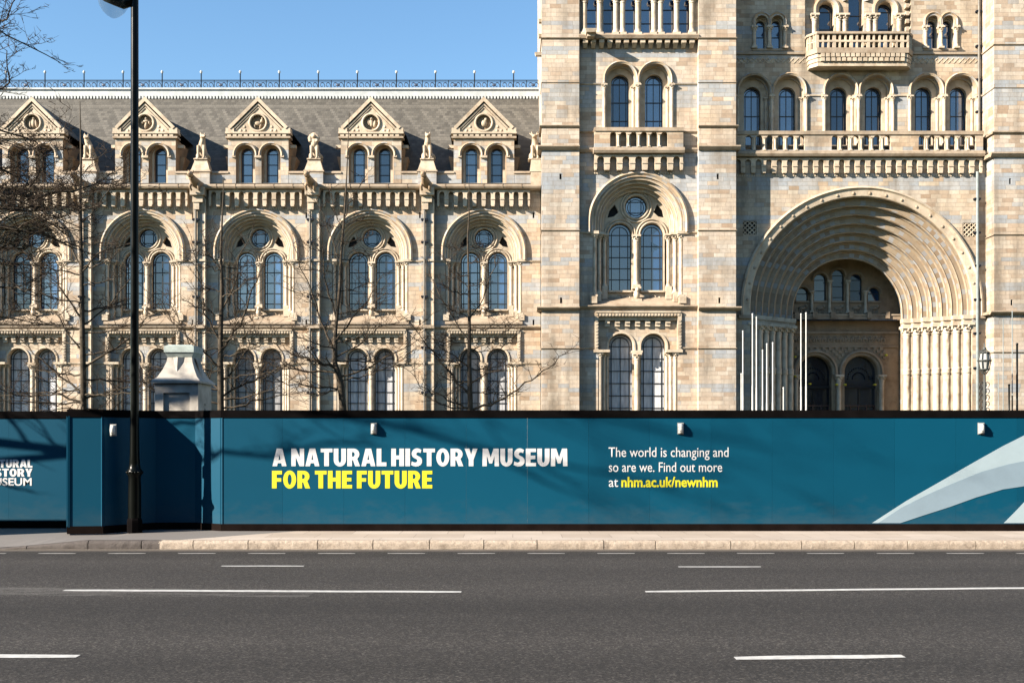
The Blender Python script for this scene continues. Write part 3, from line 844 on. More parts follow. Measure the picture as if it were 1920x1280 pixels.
# ---------------- the towers
TX=PX(1016,59); TX1=PX(1380,59); TC=(TX+TX1)/2
TZ=33.0
def tower_left():
    yp=-1.0; ym=-0.55; c=TC
    pr=PX(1086,59)-TX
    xl=TX+pr; xr=TX1-pr
    mid=empty("tower_front",(c,0,0),museum)
    up,h1=big_window(mid,ym,13.02,1.17,lancet_mesh(0.60,12.53,9.51,0.60))
    lo,h2=low_window(mid,ym,8.10,1.17,lancet_mesh(0.65,6.49,1.2,0.66,mat='glass_low'))
    gm=lancet_mesh(0.47,20.55,17.9,0.98)
    pw,h3=pair_window(mid,ym,0.91,0.94,0.47,20.62,20.38,17.75,21.02,0.8,gm,cols='inner')
    # top arcade of six narrow lights
    hx=(xr-xl)/2
    zsl=PZ(68,59.45); zsp=PZ(4,59.45)+0.1
    lights=[PX(p,59.9)-c for p in (1110,1140.5,1181,1211,1251.5,1281.5)]
    holes4=[arch(x,zsp+0.25,0.32,zsl,14) for x in lights]
    mb=MB()
    W0=xl-c-0.02; W1=xr-c+0.02
    mb.cdt(rect(W0,W1,ZB,23.02),[h1,h2]+h3,ym,0)
    # arcade wall stands forward of the recessed panel
    ya=ym-0.20
    mb.cdt(rect(W0,W1,22.6,TZ),holes4,ya,0)
    for h,x in zip(holes4,lights):
        mb.reveal(h,ya,ya+0.5,0)
        mb.sweep(x,zsp+0.25,[(0.42,ya),(0.42,ya-0.08),(0.34,ya-0.08),(0.32,ya)],zsp+0.2,12,1)
    # sill string and corbels of the arcade
    mb.prism_x([(ya+0.02,22.60),(ya-0.26,22.62),(ya-0.32,22.78),(ya-0.10,22.95),(ya+0.02,22.95)],W0,W1,2)
    for i in range(14):
        x=W0+0.35+(W1-W0-0.7)*i/13
        mb.frustum(x-0.10,x+0.10,ym-0.12,ym+0.02,22.22,x-0.12,x+0.12,ym-0.36,ym+0.02,22.42,1); mb.box(x-0.13,x+0.13,ym-0.38,ym+0.02,22.42,22.60,1)
    # strings of the panel
    for z0,z1,p,mm,gap in ((8.42,8.62,0.22,2,None),(6.30,6.40,0.08,1,2.36),(12.42,12.53,0.08,1,2.70),(20.30,20.39,0.08,1,1.9),(17.75,17.86,0.10,2,2.34),(16.72,16.95,0.18,2,2.34)):
        segs=[(W0,W1)] if gap is None else [(W0,-gap),(gap,W1)]
        for a,b in segs: mb.prism_x([(ym+0.03,z0),(ym-p*0.5,z0),(ym-p,z0+0.6*(z1-z0)),(ym-p,z1-0.02),(ym+0.03,z1)],a,b,mm)
    mb.build("tower_wall",[M['tower'],M['carved'],M['coping']],mid)
    for x in lights:
        link("window",lancet_mesh(0.32,zsp+0.25,zsl,0.72,mat='glass',border=False,vbar=False),mid,(x,ya+0.42,0))
    for px in (1095.7,1124,1154.5,1167,1195.5,1225.6,1238,1268,1296.7):
        column(mid,PX(px,59.3)-c,ya-0.02,0.135,zsl-0.05,zsp+0.12)
    # waterspout on the arcade sill
    mb=MB(); sx=PX(1108,58.6)-c
    mb.frustum(sx-0.26,sx+0.26,ya-0.9,ya,22.72,sx-0.3,sx+0.3,ya-0.95,ya,22.9,0); mb.box(sx-0.2,sx+0.2,ya-0.7,ya,22.58,22.72,0)
    mb.build("waterspout",M['carved'],mid)
    balcony(mid,-2.34,2.34,ym,ym-0.42,[(-1.62,1.62,6)],7)
    # the two corner piers
    for (a,b) in ((TX,xl),(xr,TX1)):
        mb=MB(); cx=(a+b)/2
        sl=[(PX(1051,59)if a<c else PX(1346,59),PZ(331,59)),(PX(1052,59) if a<c else PX(1349,59),PZ(563,59))]
        hs=[rect(x-0.055,x+0.055,z-0.15,z+0.15) for x,z in sl]
        mb.cdt(rect(a,b,ZB,TZ),hs,yp,0)
        for h in hs:
            mb.reveal(h,yp,yp+0.25,0); mb.face([(p[0],yp+0.25,p[1]) for p in h],3)
        for x,inv in ((a,False),(b,True)):
            back=9.0 if (x==TX or x==TX1) else ym+0.3
            p=[(x,yp,ZB),(x,yp,TZ),(x,back,TZ),(x,back,ZB)]
            mb.face(p if not inv else list(reversed(p)),0)
        for py,hh,p in ((72,0.10,0.08),(155,0.05,0.04),(237,0.14,0.12),(277,0.28,0.22),(432,0.08,0.06),(578,0.22,0.26),(653,0.08,0.06)):
            z=PZ(py,59)
            xa=a-p if a==TX else a-0.02; xb=b+p if b==TX1 else b+0.02
            if hh<0.12: xa,xb=a-p*0.7,b+p*0.7
            bk=1.3
            pr2=[(yp+0.03,z-hh/2),(yp-p*0.4,z-hh/2),(yp-p,z+0.05*hh),(yp-p,z+hh*0.3),(yp+0.03,z+hh/2)]
            mb.prism_x(pr2,xa,xb,2)
            if a==TX: mb.box(xa,a+0.01,yp+0.03,1.0,z-hh*0.3,z+hh*0.3,2)
            else: mb.box(b-0.01,xb,yp+0.03,0.4,z-hh*0.3,z+hh*0.3,2)
        mb.build("tower_pier",[M['tower'],M['carved'],M['coping'],M['hole']],museum)
    mb=MB(); mb.box(TX+0.1,TX1-0.1,2.0,9.0,22.0,TZ-0.1,0); mb.build("tower_core",M['tower'],museum)
    # small waterspouts on the outer flank
    mb=MB()
    for py in (43,71,105):
        z=PZ(py,60); mb.frustum(TX-0.30 if py==105 else TX-0.14,TX+0.02,-0.3,0.0,z-0.06,TX-0.36 if py==105 else TX-0.16,TX+0.02,-0.35,0.05,z+0.08,0)
    mb.build("waterspout",M['carved'],museum)

def balcony(parent, x0, x1, yw, yf, groups, ncorb, ends=True):
    """stone balustrade pierced by arched openings on a corbel table; balusters are parts of it"""
    mb=MB(); zb=16.90; zt=17.74
    mb.box(x0-0.02,x1+0.02,yf-0.06,yw+0.02,17.74,17.93,2)
    mb.prism_x([(yw+0.02,16.55),(yf-0.10,16.58),(yf-0.16,16.70),(yf-0.14,16.84),(yf,16.90),(yw+0.02,16.90)],x0-0.06,x1+0.06,2)
    holes=[]
    for a,b,n in groups:
        sp=(b-a)/n
        for i in range(n):
            cx=a+sp*(i+0.5); holes.append(arch(cx,zt-0.03-sp*0.31,sp*0.31,zb+0.03,10))
    mb.cdt(rect(x0,x1,zb,zt),holes,yf,0)
    for h in holes: mb.reveal(h,yf,yf+0.30,1)
    mb.cdt(rect(x0,x1,zb,zt),holes,yf+0.30,0)
    for x in (x0,x1): mb.face([(x,yf,zb),(x,yf,zt),(x,yw,zt),(x,yw,zb)],0)
    part=mb.build("balcony",[M['wall'],M['carved'],M['coping']],parent)
    for a,b,n in groups:
        sp=(b-a)/n
        for i in range(1,n):
            x=a+sp*i
            link("baluster",column_mesh(0.05,zb,zt-0.14,n=8),part,(x,yf-0.01,0))
    mb=MB(); corbel_table(mb,x0,x1,yw,15.78,16.52,ncorb,yw-yf-0.08,0,1)
    k=int((x1-x0)/0.13)
    for i in range(k): mb.box(x0+i*0.13,x0+i*0.13+0.075,yw-0.05,yw+0.02,15.58,15.67,1)
    mb.build("corbel_table",[M['carved'],M['carved']],part)
    return part
tower_left()

def tower_right():
    X0=25.40; X1=X0+10.3; yp=-1.0
    mb=MB()
    sl=[(PX(1894,59),PZ(340,59)),(PX(1897,59),PZ(567,59))]
    hs=[rect(x-0.055,x+0.055,z-0.15,z+0.15) for x,z in sl]
    mb.cdt(rect(X0,X0+1.97,ZB,TZ),hs,yp,0)
    for h in hs:
        mb.reveal(h,yp,yp+0.25,0); mb.face([(p[0],yp+0.25,p[1]) for p in h],3)
    mb.face([(X0,yp,ZB),(X0,yp,TZ),(X0,9,TZ),(X0,9,ZB)],0)
    mb.face([(X0+1.97,yp,ZB),(X0+1.97,-0.5,ZB),(X0+1.97,-0.5,TZ),(X0+1.97,yp,TZ)],0)
    mb.face([(X0+1.97,-0.55,ZB),(X1,-0.55,ZB),(X1,-0.55,TZ),(X0+1.97,-0.55,TZ)],0)
    for py,hh,p in ((84,0.08,0.06),(165,0.05,0.04),(249,0.14,0.12),(290,0.28,0.22),(440,0.08,0.06),(586,0.22,0.26),(660,0.08,0.06)):
        z=PZ(py,59)
        mb.prism_x([(yp+0.03,z-hh/2),(yp-p*0.4,z-hh/2),(yp-p,z+0.05*hh),(yp-p,z+hh*0.3),(yp+0.03,z+hh/2)],X0-p,X0+2.0,2)
        mb.box(X0-p,X0+0.01,yp+0.031,0.59,z-hh*0.35,z+hh*0.32,2)
    mb.build("tower_pier",[M['tower'],M['carved'],M['coping'],M['hole']],museum)
tower_right()

# ---------------- the entrance between the towers
PA=TX1; PB=25.40; PC=18.71
def portal():
    c=PC; yb=2.5
    RO=6.49; zc=8.55; imp=8.12
    part=empty("entrance_arch",(c,0,0),museum)
    mb=MB()
    # hood and broad ring with bosses
    mb.sweep(0,zc,[(RO,0.0),(RO,-0.16),(RO-0.10,-0.20),(RO-0.16,-0.12),(RO-0.20,-0.10)],imp,56,1)
    mb.sweep(0,zc,[(RO-0.20,-0.10),(5.98,-0.06),(5.94,-0.02),(5.94,0.10)],imp,56,1)
    k=0
    for i in range(k):
        t=PI*(i+0.5)/k; mb.box(*sum([[ (RO-0.05)*math.cos(t)-0.035,(RO-0.05)*math.cos(t)+0.035],[-0.23,-0.17],[zc+(RO-0.05)*math.sin(t)-0.035,zc+(RO-0.05)*math.sin(t)+0.035]],[]),1)
    for i in range(22):
        t=PI*(i+0.5)/22; mb.ellipsoid((6.13*math.cos(t),-0.08,zc+6.13*math.sin(t)),(0.085,0.05,0.085),8,5,3)
    # seven receding orders
    r=5.94; d=0.10; dr=0.417; dd=0.345; prof=[(r,d)]
    nooks=[]
    for i in range(7):
        nooks.append((r,d))
        mbp=[(r,d),(r,d+dd-0.10),(r-0.06,d+dd-0.10),(r-0.10,d+dd),(r-dr+0.10,d+dd),(r-dr+0.05,d+dd-0.04),(r-dr,d+dd)]
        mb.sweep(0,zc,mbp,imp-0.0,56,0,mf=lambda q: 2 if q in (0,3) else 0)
        n=48; rr=r-dr*0.0-0.03; yy=d+dd-0.06
        mb.tube([(-rr,yy,imp)]+[(rr*math.cos(PI-PI*i2/n),yy,zc+rr*math.sin(PI*i2/n)) for i2 in range(n+1)]+[(rr,yy,imp)],0.045,6,0)
        r-=dr; d+=dd
    # inner barrel vault of the porch
    RI=r; DI=d
    mb.sweep(0,zc,[(RI,DI),(RI,DI+0.12),(RI+0.5,DI+0.12),(RI+0.5,DI+1.9)],ZB,40,2)
    # jamb steps below the impost
    for sg in (-1,1):
        pr=[(5.94,0.0),(5.94,0.10)]
        rr,d2=5.94,0.10
        for i in range(7): pr += [(rr,d2+dd),(rr-dr,d2+dd)]; rr-=dr; d2+=dd
        pr += [(RI,DI)]
        for k2 in range(len(pr)-1):
            (a,b),(e,f)=pr[k2],pr[k2+1]
            pts=[(sg*a,b,ZB),(sg*e,f,ZB),(sg*e,f,imp),(sg*a,b,imp)]
            mb.face(pts if sg>0 else list(reversed(pts)),1)
        # stepped impost blocks
        rr,d2=5.94,0.10
        for i in range(7):
            a,b=sorted((sg*(rr+0.10),sg*(rr-dr-0.06))); mb.box(a,b,d2-0.12,d2+dd+0.02,imp-0.16-0.001*i,imp+0.05+0.002*i,1)
            a,b=sorted((sg*(rr+0.06),sg*(rr-dr-0.02))); mb.box(a,b,d2-0.05,d2+dd+0.02,imp-0.34-0.001*i,imp-0.16,1)
            rr-=dr; d2+=dd
        a,b=sorted((sg*5.94,sg*6.60)); mb.box(a,b,-0.16,0.1,imp-0.14,imp+0.04,3)
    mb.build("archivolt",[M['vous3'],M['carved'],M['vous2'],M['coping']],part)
    rr,d2=5.94,0.10
    for i in range(7):
        for sg in (-1,1):
            link("column",column_mesh(0.185,0.0,imp-0.34,n=14,twist=(1,2,-1,2,1,2,-1)[i]*1 if True else 0,mid=PZ(695,61)),part,(sg*(rr-0.19),d2+0.13,0))
        rr-=dr; d2+=dd
    # tympanum wall with gallery of five lights, frieze and two doorways
    yt=DI+1.75
    W=RI+0.52; mb=MB()
    lw=[(-2.06,10.13),(-1.03,10.92),(0,11.17),(1.03,10.92),(2.06,10.13)]
    hs=[arch(x,zt-0.27,0.34,9.45,12) for x,zt in lw]
    ds=[arch(sg*1.32,5.34,0.95,ZB+0.05,20) for sg in (-1,1)]
    outer=[(-W,ZB)]+[(W*math.cos(PI-PI*i/28),zc+W*math.sin(PI*i/28)) for i in range(29)]+[(W,ZB)]
    mb.cdt(outer,hs+ds,yt,0)
    for h in hs: mb.reveal(h,yt,yt+0.3,1)
    for h in ds: mb.reveal(h,yt,yt+0.6,1)
    for (x,zt) in lw:
        mb.sweep(x,zt-0.27,[(0.48,yt),(0.48,yt-0.10),(0.38,yt-0.12),(0.37,yt-0.05),(0.34,yt)],zt-0.32,14,1)
    for sg in (-1,1):
        mb.sweep(sg*1.32,5.34,[(1.28,yt),(1.28,yt-0.16),(1.16,yt-0.20),(1.10,yt-0.08),(1.02,yt-0.08),(0.95,yt)],5.2,24,1)
    # gallery ledge, panels with beasts
    mb.box(-W+0.1,W-0.1,yt-0.75,yt+0.02,8.28,8.52,1); mb.box(-W+0.08,W-0.08,yt-0.80,yt+0.02,8.52,8.60,3)
    for i in range(6):
        x=-2.58+i*1.03; mb.box(x-0.12,x+0.12,yt-0.85,yt+0.02,8.36,8.72,1)
    for i,(x,zt) in enumerate(lw):
        mb.box(x-0.40,x+0.40,yt-0.10,yt+0.02,9.33,9.43,1)
        z=9.02
        mb.ellipsoid((x,yt-0.02,z),(0.24,0.09,0.11),8,5,1); mb.ellipsoid((x+0.22,yt-0.04,z+0.10),(0.09,0.08,0.1),6,5,1)
        for q in (-0.17,-0.06,0.10,0.2): mb.tube([(x+q,yt-0.02,z-0.02),(x+q,yt-0.02,z-0.28)],0.035,5,1)
    for x in (-1.54,-0.515,0.515,1.54): pass
    # friezes
    mb.box(-W+0.1,W-0.1,yt-0.12,yt+0.02,7.55,7.68,1)
    mb.box(-W+0.1,W-0.1,yt-0.09,yt+0.02,6.78,6.86,1)
    for i in range(16):
        x=-2.7+5.4*(i+0.5)/16
        relief(mb,x-0.15,x+0.15,yt,7.0,7.5,1,i)
    for r2 in range(4):
        for i in range(30):
            if (i+r2)%2: continue
            x=-2.75+5.5*(i+0.5)/30; z=6.70-r2*0.17
            if min(math.hypot(x-1.32,z-5.34),math.hypot(x+1.32,z-5.34))<1.34: continue
            mb.box(x-0.085,x+0.085,yt-0.06,yt+0.01,z-0.08,z+0.08,1)
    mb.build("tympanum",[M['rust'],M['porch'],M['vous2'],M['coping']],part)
    for x in (-1.54,-0.515,0.515,1.54):
        zc2=9.75 if abs(x)>1 else 10.35
        column(part,x,yt-0.12,0.085,8.72,zc2+0.25)
    for i,(x,zt) in enumerate(lw):
        link("window",lancet_mesh(0.34,zt-0.27,9.45,0.62,mat='glass_porch',border=False,vbar=False,bar=0.018),part,(x,yt+0.2,0))
    for sg in (-1,1):
        mb=MB()
        L=arch(0,5.34,0.95,4.55,20); mb.face([(p[0],0.0,p[1]) for p in reversed(L)],0)
        mb.box(-0.97,0.97,-0.10,0.04,4.45,4.58,2)
        n=14
        for rr2 in (0.35,0.62):
            for i in range(n+1):
                t=PI*i/n; mb.ellipsoid((rr2*math.cos(t),-0.03,5.0+rr2*math.sin(t)),(0.045,0.02,0.045),6,4,3)
        mb.box(-0.95,0.95,0.03,0.10,ZB,4.45,0)
        for x in (-0.93,-0.48,-0.035,0.44,0.89): mb.box(x,x+0.045,-0.05,0.03,ZB,3.5,1)
        for z in (3.42,): mb.box(-0.93,0.935,-0.052,0.028,z,z+0.06,1)
        mb.box(-0.02,0.02,-0.04,0.03,3.48,4.45,2)
        mb.build("door",[M['glass_dark'],M['door'],M['dark'],M['iron']],part,(sg*1.32,yt+0.5,0))
    for x,z0,z1 in ((-2.45,0.0,5.2),(0.0,0.0,5.2),(2.45,0.0,5.2)):
        column(part,x,yt-0.14,0.14,z0,z1)
    # lower wall with square lattice vents
    mb=MB()
    hole=arch(0,zc,RO-0.2,ZB,56)
    vents=[(PX(1406,60)-c,PZ(427,60)),(PX(1818,60)-c,PZ(431,60))]
    vh=[rect(x-0.37,x+0.37,z-0.37,z+0.37) for x,z in vents]
    hole2=[(p[0],p[1]) for p in hole]
    # open below: one notched polygon
    A=PA-c-0.02; B=PB-c+0.02
    jam=[(-5.94,ZB)]+[(-5.94,imp)]+[(-(RO-0.2),imp)]+[((RO-0.2)*math.cos(PI-PI*i/56),zc+(RO-0.2)*math.sin(PI*i/56)) for i in range(57)]+[(RO-0.2,imp),(5.94,imp),(5.94,ZB)]
    outer=[(A,ZB)]+jam+[(B,ZB),(B,16.75),(A,16.75)]
    mb.cdt(outer,vh,0.0,0)
    for h in vh: mb.reveal(h,0,0.2,1); mb.face([(p[0],0.2,p[1]) for p in h],3)
    mb.build("portal_wall",[M['wall'],M['carved'],M['coping'],M['hole']],part)
    for x,z in vents:
        mb=MB()
        for i in range(-2,3):
            for sg in (-1,1):
                # diagonal lattice bars clipped to the square
                o=i*0.247; p=[]
                for t in (-0.37,0.37):
                    p.append((t,sg*t+o))
                q=[]
                for t in [k*0.037-0.37 for k in range(21)]:
                    zz=sg*t+o
                    if abs(zz)<=0.37: q.append((t,zz))
                if len(q)>=2: mb.tube([(q[0][0],0.04,q[0][1]),(q[-1][0],0.04,q[-1][1])],0.035,4,0)
        mb.build("vent_grille",M['carved'],part,(x,0,z))
    # string running from arch springing to tower
    # upper wall set back behind the balustrade
    mb=MB(); yu=0.60
    pairs=[]; hs=[]
    gm=lancet_mesh(0.45,20.24,17.6,1.08)
    for x in (-4.66,0.03,4.66):
        pw,h=pair_window(part,yu,0.95,0.96,0.45,20.36,20.12,17.4,20.70,0.75,gm,cols='inner')
        pw.location.x=x; hs += [[(p[0]+x,p[1]) for p in q] for q in h]
    gs=lancet_mesh(0.235,24.0,22.62,0.62,border=False,vbar=False,bar=0.018)
    for px in (1441,1761):
        x=PX(px,60.8)-c
        pw,h=pair_window(part,yu,0.42,0.52,0.235,24.08,23.86,22.62,24.24,0.5,gs,cols=True,colr=0.10)
        pw.location.x=x; hs += [[(p[0]+x,p[1]) for p in q] for q in h]
    # triple window recess behind the upper balcony
    tr=rect(-2.86,2.88,22.7,TZ-2); hs.append(tr)
    mb.cdt(rect(A,B,16.8,TZ),hs,yu,0)
    mb.reveal(tr,yu,yu+0.30,1)
    tl=[(-1.60,24.85),(0.0,25.6),(1.60,24.85)]
    th=[arch(x,z,0.42,22.72,14) for x,z in tl]
    mb.cdt(tr,th,yu+0.30,0)
    for h in th: mb.reveal(h,yu+0.30,yu+0.85,1)
    for (x,z) in tl: mb.sweep(x,z,[(0.72,yu+0.30),(0.72,yu+0.20),(0.62,yu+0.16),(0.52,yu+0.22),(0.42,yu+0.30)],z-0.3,16,2)
    # chequered pilaster edge on the right of the triple window
    for i in range(22): mb.box(2.60,2.78,yu-0.02,yu+0.31,22.75+i*0.42,22.75+i*0.42+0.22,1)
    # strings and diaper band
    mb.box(A,-2.9,yu-0.10,yu+0.02,22.30,22.42,3); mb.box(2.9,B,yu-0.10,yu+0.02,22.30,22.42,3)
    for a2,b2 in ((A,-6.62),(-2.70,-1.93),(1.99,2.70),(6.62,B)):
        if b2-a2>0.05: mb.box(a2,b2,yu-0.06,yu+0.02,20.06,20.13,1)
    for seg in ((A+0.1,-2.9),(2.9,B-0.1)):
        k=int((seg[1]-seg[0])/0.28)
        for i in range(k):
            x=seg[0]+(i+0.5)*(seg[1]-seg[0])/k
            for sg in (-1,1): mb.tube([(x-0.14,yu-0.005,21.98-sg*0.14),(x+0.14,yu-0.005,21.98+sg*0.14)],0.025,4,1)
    mb.build("upper_wall",[M['wall'],M['carved'],M['vous'],M['coping']],part)
    for (x,z) in tl: link("window",lancet_mesh(0.42,z,22.72,0.95,mat='glass',border=True,vbar=False),part,(x,yu+0.75,0))
    for x in (-2.3,-0.98,-0.66,0.66,0.98,2.3):
        column(part,x,yu+0.18,0.13,22.75,24.55)
    # walkway between balustrade and upper wall
    mb=MB(); mb.box(A,B,-0.3,0.62,16.72,16.82,0); mb.build("walkway",M['coping'],part)
    g=[(PX(a,59.7)-c,PX(b,59.7)-c,6) for a,b in ((1394,1513),(1556,1674),(1719,1834))]
    balcony(part,A+0.0,B-0.3,0.02,-0.28,g,24)
    # upper balcony with splayed ends
    mb=MB(); yf=yu-0.85
    x0,x1=-2.42,2.42; e0,e1=-2.80,2.80
    zt=PZ(60,59.75); zb=PZ(95,59.75)
    def ring(z0,z1,off,m):
        P=[(e0-off,yu),(e0-off,yu-0.35),(x0-off*0.5,yf-off),(x1+off*0.5,yf-off),(e1+off,yu-0.35),(e1+off,yu)]
        for a,b in zip(P,P[1:]): mb.face([(a[0],a[1],z0),(b[0],b[1],z0),(b[0],b[1],z1),(a[0],a[1],z1)],m)
        mb.face([(p[0],p[1],z1) for p in P],m); mb.face([(p[0],p[1],z0) for p in reversed(P)],m)
    ring(zt-0.12,zt,0.07,2); ring(zb-0.14,zb+0.14,0.05,2)
    for j in range(3): ring(zb-0.14-0.22*(j+1),zb-0.14-0.22*j-0.03,-0.02-0.03*j,0)
    for j in range(2):
        k=17-j
        for i in range(k):
            x=x0+0.15+(x1-x0-0.3)*(i+0.5)/k
            mb.box(x-0.10,x+0.10,yf-0.05+0.03*j,yf+0.2+0.1*j,zb-0.34-0.22*j,zb-0.15-0.22*j,1)
    # open lattice of little square piers
    zm=(zt-0.12+zb+0.14)/2
    mb.box(x0,x1,yf-0.01,yf+0.13,zm-0.05,zm+0.05,0)
    for i in range(17):
        x=x0+(x1-x0)*i/16; w=0.05 if i%3 else 0.085
        mb.box(x-w,x+w,yf,yf+0.14,zb+0.14,zt-0.12,0)
    for sg,(xa,xb) in ((-1,(e0,x0)),(1,(x1,e1))):
        ya,yb2=(yu-0.35,yf) if sg<0 else (yf,yu-0.35)
        for t in (0.3,0.7):
            xx=xa+(xb-xa)*t; yy=ya+(yb2-ya)*t; mb.box(xx-0.06,xx+0.06,yy-0.0,yy+0.12,zb+0.14,zt-0.12,0)
        mb.tube([(xa,ya+0.05,zm),(xb,yb2+0.05,zm)],0.05,4,0)
    for sg in (-1,1):
        e=e1*sg
        mb.box(min(e,e-sg*0.1),max(e,e-sg*0.1),yu-0.35,yu,zb+0.14,zt-0.12,0)
    mb.build("upper_balcony",[M['carved'],M['carved'],M['coping']],part)
    # downpipes in the right-hand corner
    mb=MB(); x=PX(1832,59.9)-c
    mb.tube([(x,-0.15,ZB),(x,-0.15,15.8)],0.085,8,0)
    for py in (374,437,499,562,625,690): mb.box(x-0.17,x+0.17,-0.2,0.0,PZ(py,60)-0.05,PZ(py,60)+0.05,1)
    mb.build("downpipe",[M['pipeteal'],M['iron']],part)
    mb=MB(); x=PX(1835,60.5)-c
    mb.tube([(x,yu-0.15,17.9),(x,yu-0.15,TZ-5)],0.075,8,0)
    for py in (22,87,150,210): mb.box(x-0.15,x+0.15,yu-0.2,yu,PZ(py,60.5)-0.05,PZ(py,60.5)+0.05,1)
    mb.build("downpipe",[M['pipe'],M['iron']],part)
    # scaffold rail across the porch with lamps
    mb=MB(); yy=DI+0.6
    mb.tube([(-2.9,yy,8.22),(3.0,yy,8.22)],0.05,6,0)
    mb.build("scaffold_rail",M['iron'],part)
    for x,z in ((-2.6,6.2),(-1.75,4.66),(-0.22,4.62),(0.25,4.62),(1.95,4.62),(2.6,6.3),(-2.6,5.1)):
        mb=MB(); mb.ellipsoid((0,0,0),(0.10,0.1,0.06),8,5,0); mb.box(-0.03,0.03,0.02,0.3,-0.03,0.03,0)
        mb.build("tape_marker",M['yellow'],part,(x,yt-0.5,z))
portal()

# ------------------------------------------------------------------ stone beasts on the parapet
def fuse(mb, name, mat, loc, vox=0.035, parent=None):
    """join overlapping volumes into one continuous surface"""
    tmp=mb.build("tmp_form",[mat]); md=tmp.modifiers.new("r",'REMESH'); md.mode='VOXEL'; md.voxel_size=vox; md.use_smooth_shade=True
    sm=tmp.modifiers.new("s",'SMOOTH'); sm.factor=0.5; sm.iterations=2
    dg=bpy.context.evaluated_depsgraph_get(); me=bpy.data.meshes.new_from_object(tmp.evaluated_get(dg)); me.name=name
    old=tmp.data; bpy.data.objects.remove(tmp); bpy.data.meshes.remove(old)
    me.materials.clear(); me.materials.append(mat)
    return link(name,me,parent,loc)
def beast(loc, kind):
    mb=MB()
    T=lambda pts,r,n=8: mb.tube(pts,r,n,0)
    lean=0.0; hx={'wolf':0.02,'dog':0.06,'lion':-0.02,'calf':-0.03,'cat':-0.08,'bear':0.04}[kind]
    # plinth
    mb.box(-0.30,0.30,-0.26,0.30,0,0.07)
    # haunches, back and chest rising to the neck
    T([(0,0.22,0.22),(0,0.12,0.45),(0,0.0,0.72),(hx*0.5,-0.06,0.92)],[0.20,0.20,0.165,0.13])
    for s in (-1,1):
        mb.ellipsoid((s*0.18,0.10,0.24),(0.09,0.20,0.18),8,6)            # thigh
        T([(s*0.20,0.0,0.10),(s*0.21,-0.16,0.07)],[0.07,0.055],6)          # hind foot
        T([(s*0.12,-0.10,0.72),(s*0.12,-0.15,0.42),(s*0.115,-0.17,0.10)],[0.085,0.065,0.05],7)   # foreleg
        mb.ellipsoid((s*0.115,-0.21,0.10),(0.06,0.09,0.045),6,4)
    T([(0.14,0.28,0.12),(0.27,0.24,0.12),(0.31,0.10,0.16),(0.27,0.0,0.30)],[0.05,0.045,0.04,0.035],6)   # tail
    hz={'wolf':1.20,'dog':1.16,'lion':1.16,'calf':1.15,'cat':1.12,'bear':1.14}[kind]
    T([(hx*0.5,-0.05,0.88),(hx,-0.09,hz-0.08)],[0.135,0.11])
    hd=Vector((hx,-0.13,hz))
    mb.ellipsoid(hd,(0.115,0.13,0.12),9,7)
    look={'wolf':(0.10,-0.9),'dog':(0.55,-0.6),'lion':(0.15,-0.9),'calf':(-0.1,-0.9),'cat':(0.75,-0.5),'bear':(-0.4,-0.8)}[kind]
    d=Vector((look[0],look[1],-0.10)).normalized()
    L={'wolf':0.24,'dog':0.24,'lion':0.17,'calf':0.2,'cat':0.15,'bear':0.19}[kind]
    T([hd+d*0.06,hd+d*L],[0.085,0.055],7)
    side=Vector((-d.y,d.x,0))
    for s in (-1,1):
        e=hd+side*s*0.085+Vector((0,0.02,0.10))
        if kind=='calf': T([e+Vector((0,0,-0.03)),e+side*s*0.14+Vector((0,0,0.08))],[0.045,0.02],6); T([e,e+side*s*0.05+Vector((0,0,0.16))],[0.035,0.02],6)
        elif kind=='lion': mb.ellipsoid(e+Vector((0,0,-0.02)),(0.045,0.04,0.05),6,4)
        else: T([e+Vector((0,0,-0.03)),e+Vector((0,0,0.10))],[0.05,0.018],6)
    if kind=='lion':
        for s in (-1,1): T([hd+Vector((s*0.10,0.04,0.08)),hd+Vector((s*0.16,0.02,-0.08)),hd+Vector((s*0.13,-0.03,-0.28))],[0.09,0.11,0.08],7)
        mb.ellipsoid(hd+Vector((0,0.07,0.06)),(0.17,0.12,0.16),8,6); mb.ellipsoid((0,-0.12,0.86),(0.15,0.11,0.22),8,6)
    return fuse(mb,"beast_statue",M['statue'],loc,0.022)
kinds=['bear','cat','dog','lion','wolf','calf']
lab={'bear':"weathered seated beast statue turning its head, on the leftmost parapet plinth behind tree twigs",
 'cat':"seated slender cat statue with yellowish stone, on the parapet plinth left of the lamp column",
 'dog':"seated hound statue with head turned aside, on the parapet plinth right of the lamp column",
 'lion':"seated maned lion statue, the bulkiest beast, between the third and fourth roof gables",
 'wolf':"seated wolf statue with pricked ears between the two roof gables nearest the tower",
 'calf':"weathered beast statue squeezed on the parapet plinth against the tower corner"}
order=['bear','bear','cat','dog','lion','wolf','calf']
for k in range(0,7):
    x=(bayX[k]-HB) if k<6 else (bayX[5]+HB-0.28)
    if k<=1: continue
    kd=['','bear','cat','dog','lion','wolf','calf'][k]
    b=beast((x,60+0.44,16.52),kd)
    b.scale=(1.28,1.2,1.1)
    tag(b,lab[kd],"statue","stone beasts seated along the parapet")
mbp=MB(); mbp.box(bayX[5]+HB-0.52,TX-0.02,0.10,0.76,15.1,15.86,0); mbp.frustum(bayX[5]+HB-0.58,TX-0.015,0.07,0.78,15.86,bayX[5]+HB-0.5,TX-0.03,0.16,0.76,16.52,0)
mbp.build("plinth",M['carved'],museum)

